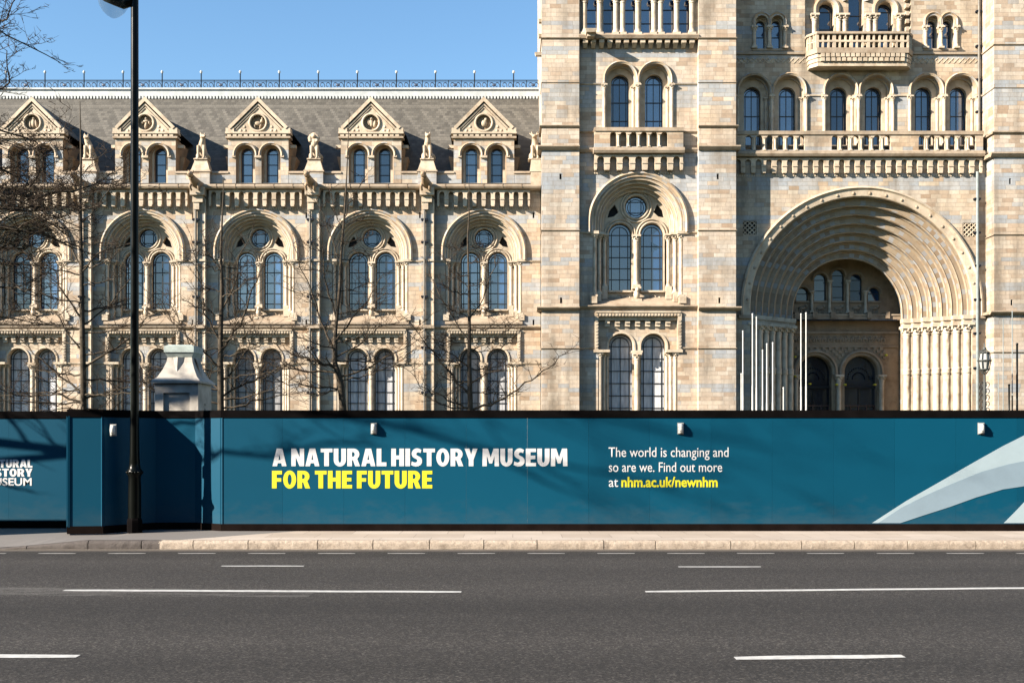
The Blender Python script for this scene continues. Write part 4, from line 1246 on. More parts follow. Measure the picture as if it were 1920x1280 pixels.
# ------------------------------------------------------------------ ground, road, pavement, kerb
def asphalt():
    m=N("asphalt"); P=m.pos()
    n1=m.noise(34,5,0.75,P); n2=m.noise(0.5,4,0.6,m.scale(P,(0.25,1.6,1))); n3=m.noise(230,2,0.6,P)
    vor=m.n("TexVoronoi"); vor.inputs["Scale"].default_value=70; m.l(P,vor.inputs["Vector"])
    st=m.ramp(m.sep(vor.outputs["Color"])[0],[(0,0.25),(0.5,0.75),(0.8,1.4),(1,3.2)])
    base=m.mix(n2,(0.036,0.032,0.0285),(0.060,0.054,0.0485))
    c=m.mix(0.75,base,st,'MULTIPLY')
    c=m.mix(0.4,c,m.ramp(n1,[(0.32,0.35),(0.68,1.55)]),'MULTIPLY')
    ln=m.ramp(m.noise(0.55,2,0.5,m.scale(P,(0.02,1.0,1))),[(0.35,0.72),(0.65,1.2)])
    c=m.mix(1.0,c,ln,'MULTIPLY')
    # worn pale scuff streaks from tyres at the left
    x,y,z=m.sep(P)
    sc=m.noise(3.0,4,0.7,m.scale(P,(0.25,4,1)))
    msk=m.math('MULTIPLY',m.math('LESS_THAN',m.math('ABSOLUTE',m.math('SUBTRACT',y,m.math('ADD',11.35,m.math('MULTIPLY',m.math('ADD',x,4.0),-0.05)))),0.28),m.math('LESS_THAN',x,-2.0))
    f=m.math('MULTIPLY',m.math('MULTIPLY',msk,m.math('GREATER_THAN',sc,0.5)),0.22)
    c=m.mix(f,c,(0.30,0.29,0.27))
    ol=m.noise(1.1,5,0.7,m.scale(P,(0.5,1,1)))
    c=m.mix(m.math('MULTIPLY',m.math('SUBTRACT',ol,0.60,clamp=True),3.5,clamp=True),c,(0.018,0.017,0.016))
    # gutter dust: pale grit by the kerb
    g=m.math('MULTIPLY',m.math('SUBTRACT',1.0,m.math('MULTIPLY',m.math('SUBTRACT',15.72,y),2.6),clamp=True),0.75,clamp=True)
    g=m.math('MULTIPLY',g,m.math('ADD',0.5,m.noise(5,3,0.6,P)),clamp=True)
    c=m.mix(g,c,(0.27,0.225,0.18))
    m.bump(m.math('ADD',n3,st),0.6,0.008)
    return m.out(c,0.9,Specular_IOR_Level=0.25)
def paving():
    m=N("paving_slabs"); P=m.pos(); x,y,z=m.sep(P)
    r=m.math('FLOOR',m.math('DIVIDE',y,0.6)); u=m.math('ADD',m.math('DIVIDE',x,0.72),m.math('MULTIPLY',r,0.37)); c=m.math('FLOOR',u)
    wn=m.white(m.comb(c,r,0.0))
    base=m.ramp(wn,[(0,(0.47,0.385,0.31)),(0.5,(0.54,0.45,0.37)),(1,(0.58,0.49,0.41))])
    j=m.math('MAXIMUM',m.math('LESS_THAN',m.math('FRACT',u),0.012),m.math('LESS_THAN',m.math('FRACT',m.math('DIVIDE',y,0.6)),0.018))
    base=m.mix(m.math('MULTIPLY',j,0.7),base,(0.17,0.14,0.115))
    base=m.mix(0.4,base,m.ramp(m.noise(1.4,5,0.6,P),[(0.3,0.7),(0.7,1.2)]),'MULTIPLY')
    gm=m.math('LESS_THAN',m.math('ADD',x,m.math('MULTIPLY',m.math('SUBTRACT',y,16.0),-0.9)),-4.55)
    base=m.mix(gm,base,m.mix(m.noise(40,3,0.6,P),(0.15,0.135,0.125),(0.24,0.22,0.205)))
    m.bump(m.noise(60,3,0.6,P),0.2,0.006)
    return m.out(base,0.8)
def granite():
    m=N("kerb_granite"); P=m.pos()
    n=m.noise(16,5,0.7,P); n2=m.noise(60,3,0.6,P); x=m.sep(P)[0]
    c=m.ramp(n,[(0.3,(0.30,0.235,0.175)),(0.5,(0.46,0.375,0.29)),(0.75,(0.58,0.49,0.39))])
    c=m.mix(0.45,c,m.ramp(n2,[(0.3,0.55),(0.7,1.35)]),'MULTIPLY')
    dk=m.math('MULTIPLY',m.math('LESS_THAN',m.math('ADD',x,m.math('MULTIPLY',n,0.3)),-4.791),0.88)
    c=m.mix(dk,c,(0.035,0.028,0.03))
    m.bump(m.math('ADD',n,m.math('MULTIPLY',n2,0.5)),0.6,0.025)
    return m.out(c,0.8)
M['asphalt']=asphalt(); M['paving']=paving(); M['granite']=granite()
M['paint']=plain("road_paint",(0.62,0.61,0.58),0.6,0.22,14.0,0.2)
M['paint_worn']=plain("worn_road_paint",(0.40,0.385,0.36),0.7,0.3,20.0,0.2)
M['soil']=plain("garden_ground",(0.09,0.10,0.05),0.9,0.4,1.5,0.3)

YK=15.72
mb=MB(); mb.box(-1500,1500,-1500,1500,-0.6,-0.05,0); tag(mb.build("ground",M['soil']),kind='structure')
mb=MB(); mb.face([(-400,-8,0),(400,-8,0),(400,YK+0.1,0),(-400,YK+0.1,0)],0); tag(mb.build("road",M['asphalt']),kind='structure')
def kz(x):      # kerb drops at the crossing on the left
    t=min(1,max(0,(x+7.15)/1.15)); return 0.015+0.105*t
mb=MB(); xs=[-200,-40,-20,-12]+[-10+0.25*i for i in range(24)]+[-4,0,10,40,200]
rows=[]
for x in xs: rows.append([(x,YK+0.12,kz(x)+0.001),(x,YK+0.9,0.12 if x>-6 else 0.09),(x,18.4,0.12)])
mb.grid(rows,0,False); mb.face([(-200,18.4,0.12),(200,18.4,0.12),(200,20,0.12),(-200,20,0.12)],0)
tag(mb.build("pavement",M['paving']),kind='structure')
# kerbstones
joints=[PX(p,YK) for p in (-1500,-1390,-1280,-1170,-1060,-950,-840,-730,-620,-510,-400,-290,-180,-60,50,165,265,362,465,595,699,805,907,1007,1132,1229,1370,1503,1602,1702,1830,1950,2060,2170,2280,2400,2510,2620,2740,2860,2990,3100,3220)]
rk=random.Random(4); mb=MB()
for a,b in zip(joints,joints[1:]):
    a+=0.006; b-=0.006; n=16; rows=[]
    prof=[(0.0,-0.05),(-0.006,0.55),(0.006,0.86),(0.03,1.0),(0.14,1.0)]
    smooth=abs(a-PX(1229,YK))<0.1
    for i in range(n+1):
        x=a+(b-a)*i/n; h=kz(x); row=[]
        for (dy,t) in prof:
            e=0 if smooth else 0.014
            nz=noise.noise(Vector((x*9,dy*40,t*6)))*e
            row.append((x,YK+dy+(nz if t<1 else nz*0.5),h*t+(nz*0.25 if t>0.8 else 0)))
        rows.append(row)
    mb.grid(rows,0,True)
    for e,rv in ((rows[0],0),(rows[-1],1)):
        pts=e+[(e[0][0],YK+0.14,-0.05)]; mb.face(list(reversed(pts)) if rv==0 else pts,0)
mb.face([(joints[0],YK+0.02,-0.01),(joints[-1],YK+0.02,-0.01),(joints[-1],YK+0.02,0.002),(joints[0],YK+0.02,0.002)],1)
mb.face([(-9.5,YK+0.05,0.0),(60,YK+0.05,0.0),(60,YK+0.05,0.09),(-5.9,YK+0.05,0.09),(-7,YK+0.05,0.0)],1)
tag(mb.build("kerb",[M['granite'],M['dark']]),kind='structure')
# painted markings, each a thin sheet on the road
def marking(name, x0, x1, y, w, skew=0.0, mat='paint', z=0.004):
    mb=MB(); n=max(4,int((x1-x0)/0.25)); rows=[]
    rr=random.Random(int(x0*100+y*7))
    for i in range(n+1):
        x=x0+(x1-x0)*i/n; yy=y+skew*(i/n); j=rr.uniform(-.006,.006)
        tap=0.75 if i in(0,n) else 1
        rows.append([(x,yy-w/2*tap+j,z),(x,yy+w/2*tap+j,z)])
    mb.grid(rows,0,False)
    o=mb.build(name,M[mat]); tag(o,kind='structure'); return o
def YR(py): return F*EYE/(py-HOR)
Y1=YR(1061); Y2=YR(1108); Y3=YR(1232)
for a,b in ((415,570),(1270,1424),(-440,-285),(2125,2280)): marking("lane_marking",PX(a,Y1),PX(b,Y1),Y1 if a<1000 else YR(1062.5),0.085,0.0)
marking("lane_marking",PX(120,YR(1106.5)),PX(865,YR(1109.5)),YR(1106.5),0.12,YR(1109.5)-YR(1106.5))
marking("lane_marking",PX(1210,YR(1109)),PX(2010,YR(1101)),YR(1109),0.12,YR(1101.5)-YR(1109))
marking("lane_marking",PX(-970,YR(1101)),PX(-230,YR(1104)),YR(1101),0.12,0)
marking("lane_marking",PX(1378,YR(1234)),PX(1694,YR(1230)),YR(1234),0.13,YR(1230)-YR(1234))
marking("lane_marking",PX(-170,YR(1230)),PX(145,YR(1231)),YR(1230),0.125,0)
Y0=YR(1037.3)
for px in list(range(-190,1990,131)):
    marking("edge_marking",PX(px,Y0),PX(px+70,Y0),Y0,0.075,mat='paint_worn')

# ------------------------------------------------------------------ hoarding
def hoard_paint():
    m=N("hoarding_blue"); P=m.pos(); x,y,z=m.sep(P)
    n=m.noise(0.7,4,0.6,P)
    c=m.mix(n,(0.001,0.064,0.118),(0.002,0.080,0.143))
    ob=m.n("ObjectInfo").outputs["Random"]; br=m.math('ADD',0.93,m.math('MULTIPLY',ob,0.14)); cb=m.n('CombineColor'); [m.l(br,cb.inputs[i]) for i in range(3)]
    c=m.mix(1.0,c,cb.outputs[0],'MULTIPLY')
    # dried splash along the foot
    sp=m.math('MULTIPLY',m.math('SUBTRACT',m.noise(3.0,5,0.7,m.scale(P,(1,1,2.0))),m.math('MULTIPLY',z,0.9)),0.5,clamp=True)
    c=m.mix(sp,c,(0.10,0.12,0.12))
    m.bump(m.noise(3.0,3,0.5,P),0.05,0.01)
    return m.out(c,0.5,Specular_IOR_Level=0.12)
M['hblue']=hoard_paint()
M['hblack']=plain("black_trim",(0.006,0.005,0.005),0.95,0.3,Specular_IOR_Level=0.02)
M['hbrown']=plain("dark_board",(0.012,0.008,0.007),0.95,0.3,Specular_IOR_Level=0.02)
M['letter_white']=plain("white_lettering",(0.80,0.80,0.80),0.45,0.04)
M['letter_yellow']=plain("yellow_lettering",(0.80,0.75,0.03),0.45,0.05)
M['swoosh_light']=plain("pale_graphic",(0.40,0.51,0.56),0.45,0.05)
M['swoosh_dark']=plain("grey_graphic",(0.26,0.355,0.425),0.45,0.05)
M['clearplastic']=plain("light_diffuser",(0.72,0.72,0.68),0.25,0.1)
M['lightbase']=plain("light_base",(0.42,0.42,0.40),0.4,0.15)
HZ0=0.115; HZ1=1.99
YF=17.36; YA=17.98; YD=17.66
pts=[(-40.0,YA),(PX(127,YA)+0.02,YA),(PX(127,16.88),16.88),(PX(193,16.95),16.95),(PX(292,YD),YD),(PX(366,YD),YD),(PX(415,YF),YF),(60.0,YF)]
hoard=empty("site_hoarding",(0,17.4,0.12))
tag(hoard,"long teal blue site hoarding with black edge boards and white and yellow lettering","hoarding")
def hpanel(a,b,z0,z1,th,mat,name,off=0.0,gap=0.0015,gap2=None):
    A=Vector((a[0],a[1],0)); B=Vector((b[0],b[1],0)); d=(B-A).normalized(); nrm=Vector((d.y,-d.x,0))   # toward camera
    A=A+d*gap+nrm*off; B=B-d*(gap if gap2 is None else gap2)+nrm*off; K=-nrm*th
    mb=MB(); q=[A,B,B+K,A+K]
    f=lambda z:[(p.x,p.y-17.4,z-0.12) for p in q]
    lo,hi=f(z0),f(z1)
    mb.face(list(reversed(lo)),0); mb.face(hi,0)
    for i in range(4): mb.face([lo[i],lo[(i+1)%4],hi[(i+1)%4],hi[i]],0)
    return mb.build(name,mat,hoard)
rp=random.Random(2)
for (a,b) in zip(pts,pts[1:]):
    A=Vector(a); B=Vector(b); L=(B-A).length; n=max(1,round(L/0.955)) if L>1.2 else 1
    for i in range(n):
        p=A+(B-A)*i/n; q=A+(B-A)*(i+1)/n
        if max(p.x,q.x)<-14 or min(p.x,q.x)>16: continue
        hpanel(p,q,HZ0+0.10,HZ1-0.10,0.03,M['hblue'],"panel",0.0,0.0009 if i>0 else -0.02,0.0009 if i<n-1 else -0.02)
    if L>5:
        if a[0]<-20: A=Vector((-14.0,a[1]))
        if b[0]>20: B=Vector((16.0,b[1]))
    hpanel(A,B,HZ1-0.115,HZ1,0.05,M['hblack'],"top_board",0.012,-0.006)
    hpanel(A,B,HZ0,HZ0+0.115,0.05,M['hbrown'],"kick_board",0.012,-0.006)

# bold sans capitals drawn as polygons (cap height 1, stem .27)
def seg_ring(cx,cy,rx,ry,t0,t1,n=14): return [(cx+rx*math.cos(t0+(t1-t0)*i/n),cy+ry*math.sin(t0+(t1-t0)*i/n)) for i in range(n+1)]
def band(cx,cy,rx,ry,tx,ty,t0,t1,n=14):
    return seg_ring(cx,cy,rx,ry,t0,t1,n)+list(reversed(seg_ring(cx,cy,rx-tx,ry-ty,t0,t1,n)))
S_=0.27; H_=0.20
def glyph(ch):
    """-> list of (outer, holes), width"""
    P=PI
    if ch=='I': return [([(0,0),(S_,0),(S_,1),(0,1)],[])],S_
    if ch=='L': return [([(0,0),(.56,0),(.56,H_+.02),(S_,H_+.02),(S_,1),(0,1)],[])],.56
    if ch=='E': return [([(0,0),(.58,0),(.58,H_),(S_,H_),(S_,.40),(.54,.40),(.54,.60),(S_,.60),(S_,.80),(.58,.80),(.58,1),(0,1)],[])],.58
    if ch=='F': return [([(0,0),(S_,0),(S_,.38),(.53,.38),(.53,.58),(S_,.58),(S_,.79),(.57,.79),(.57,1),(0,1)],[])],.57
    if ch=='T': return [([(.20,0),(.47,0),(.47,.79),(.67,.79),(.67,1),(0,1),(0,.79),(.20,.79)],[])],.67
    if ch=='H': return [([(0,0),(S_,0),(S_,.39),(.46,.39),(.46,0),(.73,0),(.73,1),(.46,1),(.46,.61),(S_,.61),(S_,1),(0,1)],[])],.73
    if ch=='N': return [([(0,0),(.25,0),(.25,.52),(.47,0),(.73,0),(.73,1),(.48,1),(.48,.50),(.27,1),(0,1)],[])],.73
    if ch=='M': return [([(0,0),(.25,0),(.26,.58),(.39,.16),(.56,.16),(.69,.58),(.70,0),(.95,0),(.93,1),(.64,1),(.475,.50),(.31,1),(.02,1)],[])],.95
    if ch=='A': return [([(0,0),(.26,0),(.30,.17),(.50,.17),(.54,0),(.80,0),(.56,1),(.24,1)],[[(.345,.36),(.455,.36),(.40,.68)]])],.80
    if ch=='Y': return [([(.235,0),(.505,0),(.505,.36),(.74,1),(.465,1),(.37,.64),(.275,1),(0,1),(.235,.36)],[])],.74
    if ch=='O':
        return [(seg_ring(.37,.5,.37,.515,0,2*P,32)[:-1],[seg_ring(.37,.5,.115,.30,0,2*P,24)[:-1]])],.74
    if ch=='U':
        o=[(0,1),(0,.36)]+seg_ring(.35,.36,.35,.375,P,2*P,16)[1:]+[(.70,1),(.43,1),(.43,.36)]+seg_ring(.35,.36,.08,.16,0,-P,10)[1:]+[(S_,1)]
        return [(o,[])],.70
    if ch=='R':
        o=[(0,0),(S_,0),(S_,.34),(.33,.34),(.45,0),(.73,0),(.57,.40)]+seg_ring(.36,.68,.33,.32,-.85,P/2,12)+[(0,1)]
        h=[(S_,.54),(.34,.54)]+seg_ring(.34,.67,.085,.13,-P/2,P/2,8)[1:-1]+[(.34,.80),(S_,.80)]
        return [(o,[h])],.73
    if ch=='S':
        # thick S: outer boundary from the top right round to the bottom left and back
        o=[(.575,.93)]+seg_ring(.33,.705,.31,.31,P*.36,P*1.0,10)+[(.025,.66)]+[(.06,.55),(.16,.465),(.27,.41),(.33,.37),(.345,.30),(.31,.235),(.22,.205),(.10,.235),(.03,.275),(-.01,.07),(.10,.015),(.24,-.015),(.40,.0),(.53,.07),(.605,.19),(.615,.33),(.575,.45),(.49,.53),(.37,.59),(.29,.635),(.285,.71),(.33,.775),(.42,.79),(.53,.745)]
        return [(o,[])],.61
    return [],.28
def word_mesh(text, gap=0.072, space=0.20):
    mb=MB(); x=0
    for ch in text:
        if ch==' ': x+=space; continue
        g,w=glyph(ch)
        for o,hs in g:
            O=[(x+p[0],p[1]) for p in o]; Hh=[[(x+p[0],p[1]) for p in h] for h in hs]
            mb.cdt(O,Hh,0,0); mb.reveal(O,0,0.004,0)
        x+=w+gap
    return mb,x-gap
def put_word(text, px0, px1, pybase, pytop, mat, name, Y=YF):
    mb,w=word_mesh(text); sx=(PX(px1,Y)-PX(px0,Y))/w; sz=PZ(pytop,Y)-PZ(pybase,Y)
    mb.v=[(v[0]*sx,v[1]*0.6,v[2]*sz) for v in mb.v]
    return mb.build(name,mat,hoard,(PX(px0,Y),Y-0.0035-17.4,PZ(pybase,Y)-0.12))
def put_text(text, px0, px1, pybase, capA, capB, mat, name, bold=0.0, Y=YF, ref=None):
    cu=bpy.data.curves.new(name,'FONT'); cu.body=text; cu.size=1.0; cu.offset=bold; cu.resolution_u=4; cu.extrude=0.0
    tmp=link("tmp",cu); dg=bpy.context.evaluated_depsgraph_get(); me=bpy.data.meshes.new_from_object(tmp.evaluated_get(dg))
    bpy.data.objects.remove(tmp)
    xs=[v.co.x for v in me.vertices]
    w=max(xs)-min(xs); sx=(PX(px1,Y)-PX(px0,Y))/w; sz=(PZ(capA,Y)-PZ(capB,Y))/0.729
    mn=min(xs)
    for v in me.vertices: v.co=Vector(((v.co.x-mn)*sx, 0.0, v.co.y*sz))
    me.materials.clear(); me.materials.append(mat); me.name=name
    return link(name,me,hoard,(PX(px0,Y),Y-0.004-17.4,PZ(pybase,Y)-0.12))
put_word("A NATURAL HISTORY MUSEUM",511,1064,873.5,840.5,M['letter_white'],"lettering")
put_word("FOR THE FUTURE",510,810.5,915,882,M['letter_yellow'],"lettering")
put_text("The world is changing and",1141,1366,856,837,856,M['letter_white'],"lettering",0.002)
put_text("so are we. Find out more",1141.5,1354,884,865,884,M['letter_white'],"lettering",0.002)
put_text("at",1141.5,1159,912,893,912,M['letter_white'],"lettering",0.002)
put_text("nhm.ac.uk/newnhm",1165,1345.5,912,893,912,M['letter_yellow'],"lettering",0.028)
put_word("NATURAL",-29,61,876,861,M['letter_white'],"lettering",YA)
put_word("HISTORY",-29,61,893,878,M['letter_white'],"lettering",YA)
put_text("MUSEUM",-29,59.5,909.5,895,909.5,M['letter_white'],"lettering",0.022,YA)
# sweeping graphic
def gpoly(pxs, mat, off):
    mb=MB(); P=[(PX(a,YF),PZ(b,YF)-0.12) for a,b in pxs]
    mb.cdt(P,[],0,0); mb.reveal(P,0,0.002,0)
    return mb.build("graphic",mat,hoard,(0,YF-off-17.4,0))
zb_=PZ(0,1)
up=[(1635,980),(1700,938),(1760,904),(1830,864),(1880,836),(1930,811),(2000,786),(2000,848),(1950,856),(1920,864),(1880,875),(1830,893),(1790,910),(1740,936),(1690,964),(1664,980)]
gpoly(up,M['swoosh_light'],0.003)
lo=[(1646,980),(1690,951),(1740,926),(1790,904),(1840,884),(1890,870),(1930,862),(2000,850),(2000,902),(1950,907),(1920,911),(1880,917),(1830,932),(1780,950),(1730,966),(1688,980)]
gpoly(lo,M['swoosh_dark'],0.005)
gpoly([(1882,980),(1905,957),(1935,925),(2000,880),(2000,980)],M['swoosh_light'],0.003)
# bulkhead lights on the hoarding
def wall_light(px,py,Y,label):
    o=empty("bulkhead_light",P3(px,py,Y)); o.scale=(0.8,0.8,0.85); tag(o,label,"wall light","bulkhead lights along the hoarding")
    mb=MB(); mb.box(-0.055,0.055,-0.035,0.0,-0.10,0.10); mb.frustum(-0.06,0.06,-0.015,0.0,-0.105,-0.06,0.06,-0.015,0.0,0.105)
    mb.build("base",M['lightbase'],o)
    mb=MB(); rows=[]
    for i in range(9):
        t=i/8; z=-0.085+0.17*t; b=0.03+0.05*math.sin(PI*min(1,max(0,t)))**0.6
        rows.append([(-0.046,-0.035,z),(-0.04,-0.035-b*0.7,z),(0,-0.035-b,z),(0.04,-0.035-b*0.7,z),(0.046,-0.035,z)])
    mb.grid(rows,0,True); mb.face(rows[0],0); mb.face(list(reversed(rows[-1])),0)
    mb.build("diffuser",M['clearplastic'],o)
    mb=MB()
    for z in (-0.04,0.03): mb.tube([(-0.05,-0.04,z),(-0.03,-0.105,z),(0.03,-0.105,z),(0.05,-0.04,z)],0.004,4,0)
    mb.build("guard",M['lightbase'],o)
B0=Vector((PX(193,16.95),16.95)); B1=Vector((PX(292,YD),YD))
wall_light(701,803,YF-0.002,"small white bulkhead light above the white slogan lettering")
wall_light(1276,803,YF-0.002,"small white bulkhead light above the paragraph of small lettering")
wall_light(1839,803,YF-0.002,"small white bulkhead light above the pale sweeping graphic")
wall_light(213,806,16.98,"shaded bulkhead light on the angled hoarding panel left of the lamp column")

# ------------------------------------------------------------------ stone gate pier behind the hoarding
def gate_pier():
    Y=19.6; xc=PX(331,Y); w=PX(371,Y)-PX(290,Y); h=w/2; D=0.86
    o=empty("gate_pier",(xc,Y+D/2,0.12)); tag(o,"pale stone gate pier with flared pyramid cap showing over the hoarding","gate pier")
    z=lambda py: PZ(py,Y)-0.12
    d=D/2; mb=MB()
    ph=rect(-h*0.62,h*0.98-0.14,0.5,z(736))
    mb.cdt(rect(-h,h,0,z(718)),[ph],-d,0); mb.reveal(ph,-d,-d+0.045,0); mb.face([(p[0],-d+0.045,p[1]) for p in ph],0)
    zt=z(718)
    for q in ([(h,-d,0),(h,d,0),(h,d,zt),(h,-d,zt)],[(-h,d,0),(-h,-d,0),(-h,-d,zt),(-h,d,zt)],[(h,d,0),(-h,d,0),(-h,d,zt),(h,d,zt)]): mb.face(q,0)
    for zz in (z(757),z(767)): mb.box(h-0.01,h+0.004,-0.02,0.02,zz-0.02,zz+0.02,1)
    mb.build("shaft",[M['concrete'],M['hole']],o)
    mb=MB(); e=0.055
    # flared cap with a triangular fin on each face
    mb.box(-h-e,h+e,-d-e,d+e,zt,z(714),0)
    t=PX(366-12,Y)-PX(331,Y); rows=[]
    for py,f in ((714,h+e*0.95),(706,h*0.92),(692,h*0.74),(678,h*0.61),(668,h*0.565)):
        fd=f*(d/h); zz=z(py); rows.append([(-f,-fd,zz),(f,-fd,zz),(f,fd,zz),(-f,fd,zz)])
    mb.grid(rows,0,False,True)
    f=h*0.56; fd=f*d/h; za=z(668); zl=z(705)
    for k in range(4):
        R_=Matrix.Rotation(k*PI/2,3,'Z')
        a=[Vector((-f*0.55,-fd-0.0,za)),Vector((f*0.45,-fd,za)),Vector((-0.02,-h*0.93,zl)),Vector((-0.02,-h*0.80,za))]
        a=[R_@v for v in a]
        mb.face([a[0],a[2],a[3]],0); mb.face([a[2],a[1],a[3]],0); mb.face([a[0],a[3],a[1]],0)
    mb.build("cap",[M['concrete']],o)
    mb=MB(); g=h*0.60; gd=g*d/h
    mb.frustum(-g*0.95,g*0.95,-gd*0.95,gd*0.95,z(668),-g*1.12,g*1.12,-gd*1.12,gd*1.12,z(659),0)
    mb.box(-g*1.16,g*1.16,-gd*1.16,gd*1.16,z(659),z(647),0); mb.frustum(-g*1.1,g*1.1,-gd*1.1,gd*1.1,z(647),-g*0.9,g*0.9,-gd*0.9,gd*0.9,z(644.5),0)
    mb.build("capstone",[M['verdigris']],o)
gate_pier()

# ------------------------------------------------------------------ lamp column
def lamp():
    Y=17.04; x=PX(252.5,Y); o=empty("street_lamp",(x,Y,0.12)); tag(o,"tall black cast iron street lamp with clear glass bowl, standing on the pavement","street lamp")
    s=Y/F; z=lambda py: PZ(py,Y)-0.12
    mb=MB(); b=14.5*s
    mb.lathe(0,0,[(b,0),(b,0.16),(b*0.98,0.19),(b*0.84,0.23)],8,0,False); 
    mb.build("base",M['hblack'],o)
    mb=MB()
    mb.lathe(0,0,[(11.8*s,z(980)),(11.6*s,z(920)),(11.0*s,z(897)),(11.3*s,z(893)),(14.0*s,z(888)),(14.4*s,z(885)),(13.6*s,z(881)),(10.8*s,z(878)),(10.6*s,z(874)),(9.4*s,z(871)),(9.6*s,z(868)),(8.6*s,z(850)),(7.8*s,z(775)),(7.4*s,z(500)),(7.0*s,z(12)),(6.8*s,z(-60))],20,0)
    for k in range(16):
        a=2*PI*k/16; mb.ellipsoid((14.2*s*math.cos(a),14.2*s*math.sin(a),z(885)),(0.014,0.014,0.02),6,4)
    mb.build("column",M['black_metal'],o)
    # bracket and canopy
    mb=MB(); hx=PX(213,Y)-x
    mb.tube([(0.02,0,z(-40)),(0,0,z(-10)),(-0.06,0,z(4)),(-0.16,0,z(7)),(hx+0.02,0,z(-2)),(hx-0.12,0,z(-8)),(hx-0.34,0,z(-22))],[0.05,0.06,0.075,0.085,0.10,0.09,0.03],10,0)
    mb.lathe(hx,0,[(0.24,z(-8)),(0.25,z(-11)),(0.20,z(-22)),(0.10,z(-34)),(0.03,z(-48)),(0.0,z(-60))],20,0)
    mb.build("bracket",M['black_metal'],o)
    m=N("lamp_glass"); m.b.inputs["Base Color"].default_value=(0.06,0.075,0.075,1); m.b.inputs["Roughness"].default_value=0.04; m.b.inputs["Alpha"].default_value=0.22; m.b.inputs["IOR"].default_value=1.5
    mb=MB(); mb.lathe(hx,0,[(0.235,z(-8)),(0.232,z(2)),(0.21,z(12)),(0.16,z(22)),(0.10,z(29)),(0.04,z(33.5)),(0.001,z(35))],24,0)
    mb.build("glass_bowl",m.mat,o)
    mb=MB(); mb.lathe(hx,0,[(0.05,z(-14)),(0.06,z(-4)),(0.04,z(4)),(0.02,z(8))],12,0); mb.build("bulb",M['lightbase'],o)
lamp()

# ------------------------------------------------------------------ poles, lantern beyond the hoarding
YP=48.0; 
poles=[(1390,702),(1393,622),(1411,590),(1418.5,596),(1430,658),(1438,646),(1449,644),(1469,728),(1502,590),(1511.5,588)]
plab=["white pole nearest the tower, shorter of the close pair","white pole nearest the tower, taller of the close pair","tall white pole in front of the dark porch jamb, left of two tall ones","tall white pole in front of the dark porch jamb, right of two tall ones",
 "middling white pole by the porch columns, lowest of a row of three","middling white pole by the porch columns, centre of a row of three","middling white pole by the porch columns, right end of a row of three","shortest white pole, alone beside the porch door",
 "tall white pole before the left porch door, left of a pair","tall white pole before the left porch door, right of a pair"]
for (px,py),lb in zip(poles,plab):
    o=empty("white_pole",(PX(px,YP),YP,0.0)); tag(o,lb,"pole","white poles standing before the entrance")
    mb=MB(); h=PZ(py,YP); r=0.03
    mb.lathe(0,0,[(0.16,0),(0.16,0.05),(r*1.3,0.07),(r*1.25,h*0.55),(r,h*0.56),(r*0.92,h)],10); mb.build("shaft",M['white_metal'],o)
    mb=MB(); mb.lathe(0,0,[(r*1.2,h-0.0),(r*1.3,h+0.03),(r*0.5,h+0.06),(0.001,h+0.07)],8); mb.build("cap",M['white_metal'],o)
pl2=[(1881,600,.018,'pipeteal',"thin pale pole before the right tower, left of a close pair"),(1898,585,.02,'pipeteal',"thin pale pole before the right tower, right of a close pair"),(1872,700,.016,'pipeteal',"short thin pale pole before the right tower"),(1907,645,.045,'black_metal',"tall dark pole before the right tower"),(1892,722,.04,'black_metal',"short dark pole before the right tower"),(1898,743,.03,'black_metal',"lowest dark pole before the right tower")]
for px,py,r,mt,lb in pl2:
    o=empty("dark_pole" if mt=='black_metal' else "thin_pole",(PX(px,YP),YP,0)); tag(o,lb,"pole","poles before the right tower")
    h=PZ(py,YP); mb=MB(); mb.lathe(0,0,[(0.12,0),(0.12,0.04),(r*1.1,0.06),(r,h)],8); mb.build("shaft",M[mt],o)
    mb=MB(); mb.lathe(0,0,[(r*1.25,h-0.02),(r*1.3,h+0.03),(0.001,h+0.06)],8); mb.build("cap",M[mt],o)
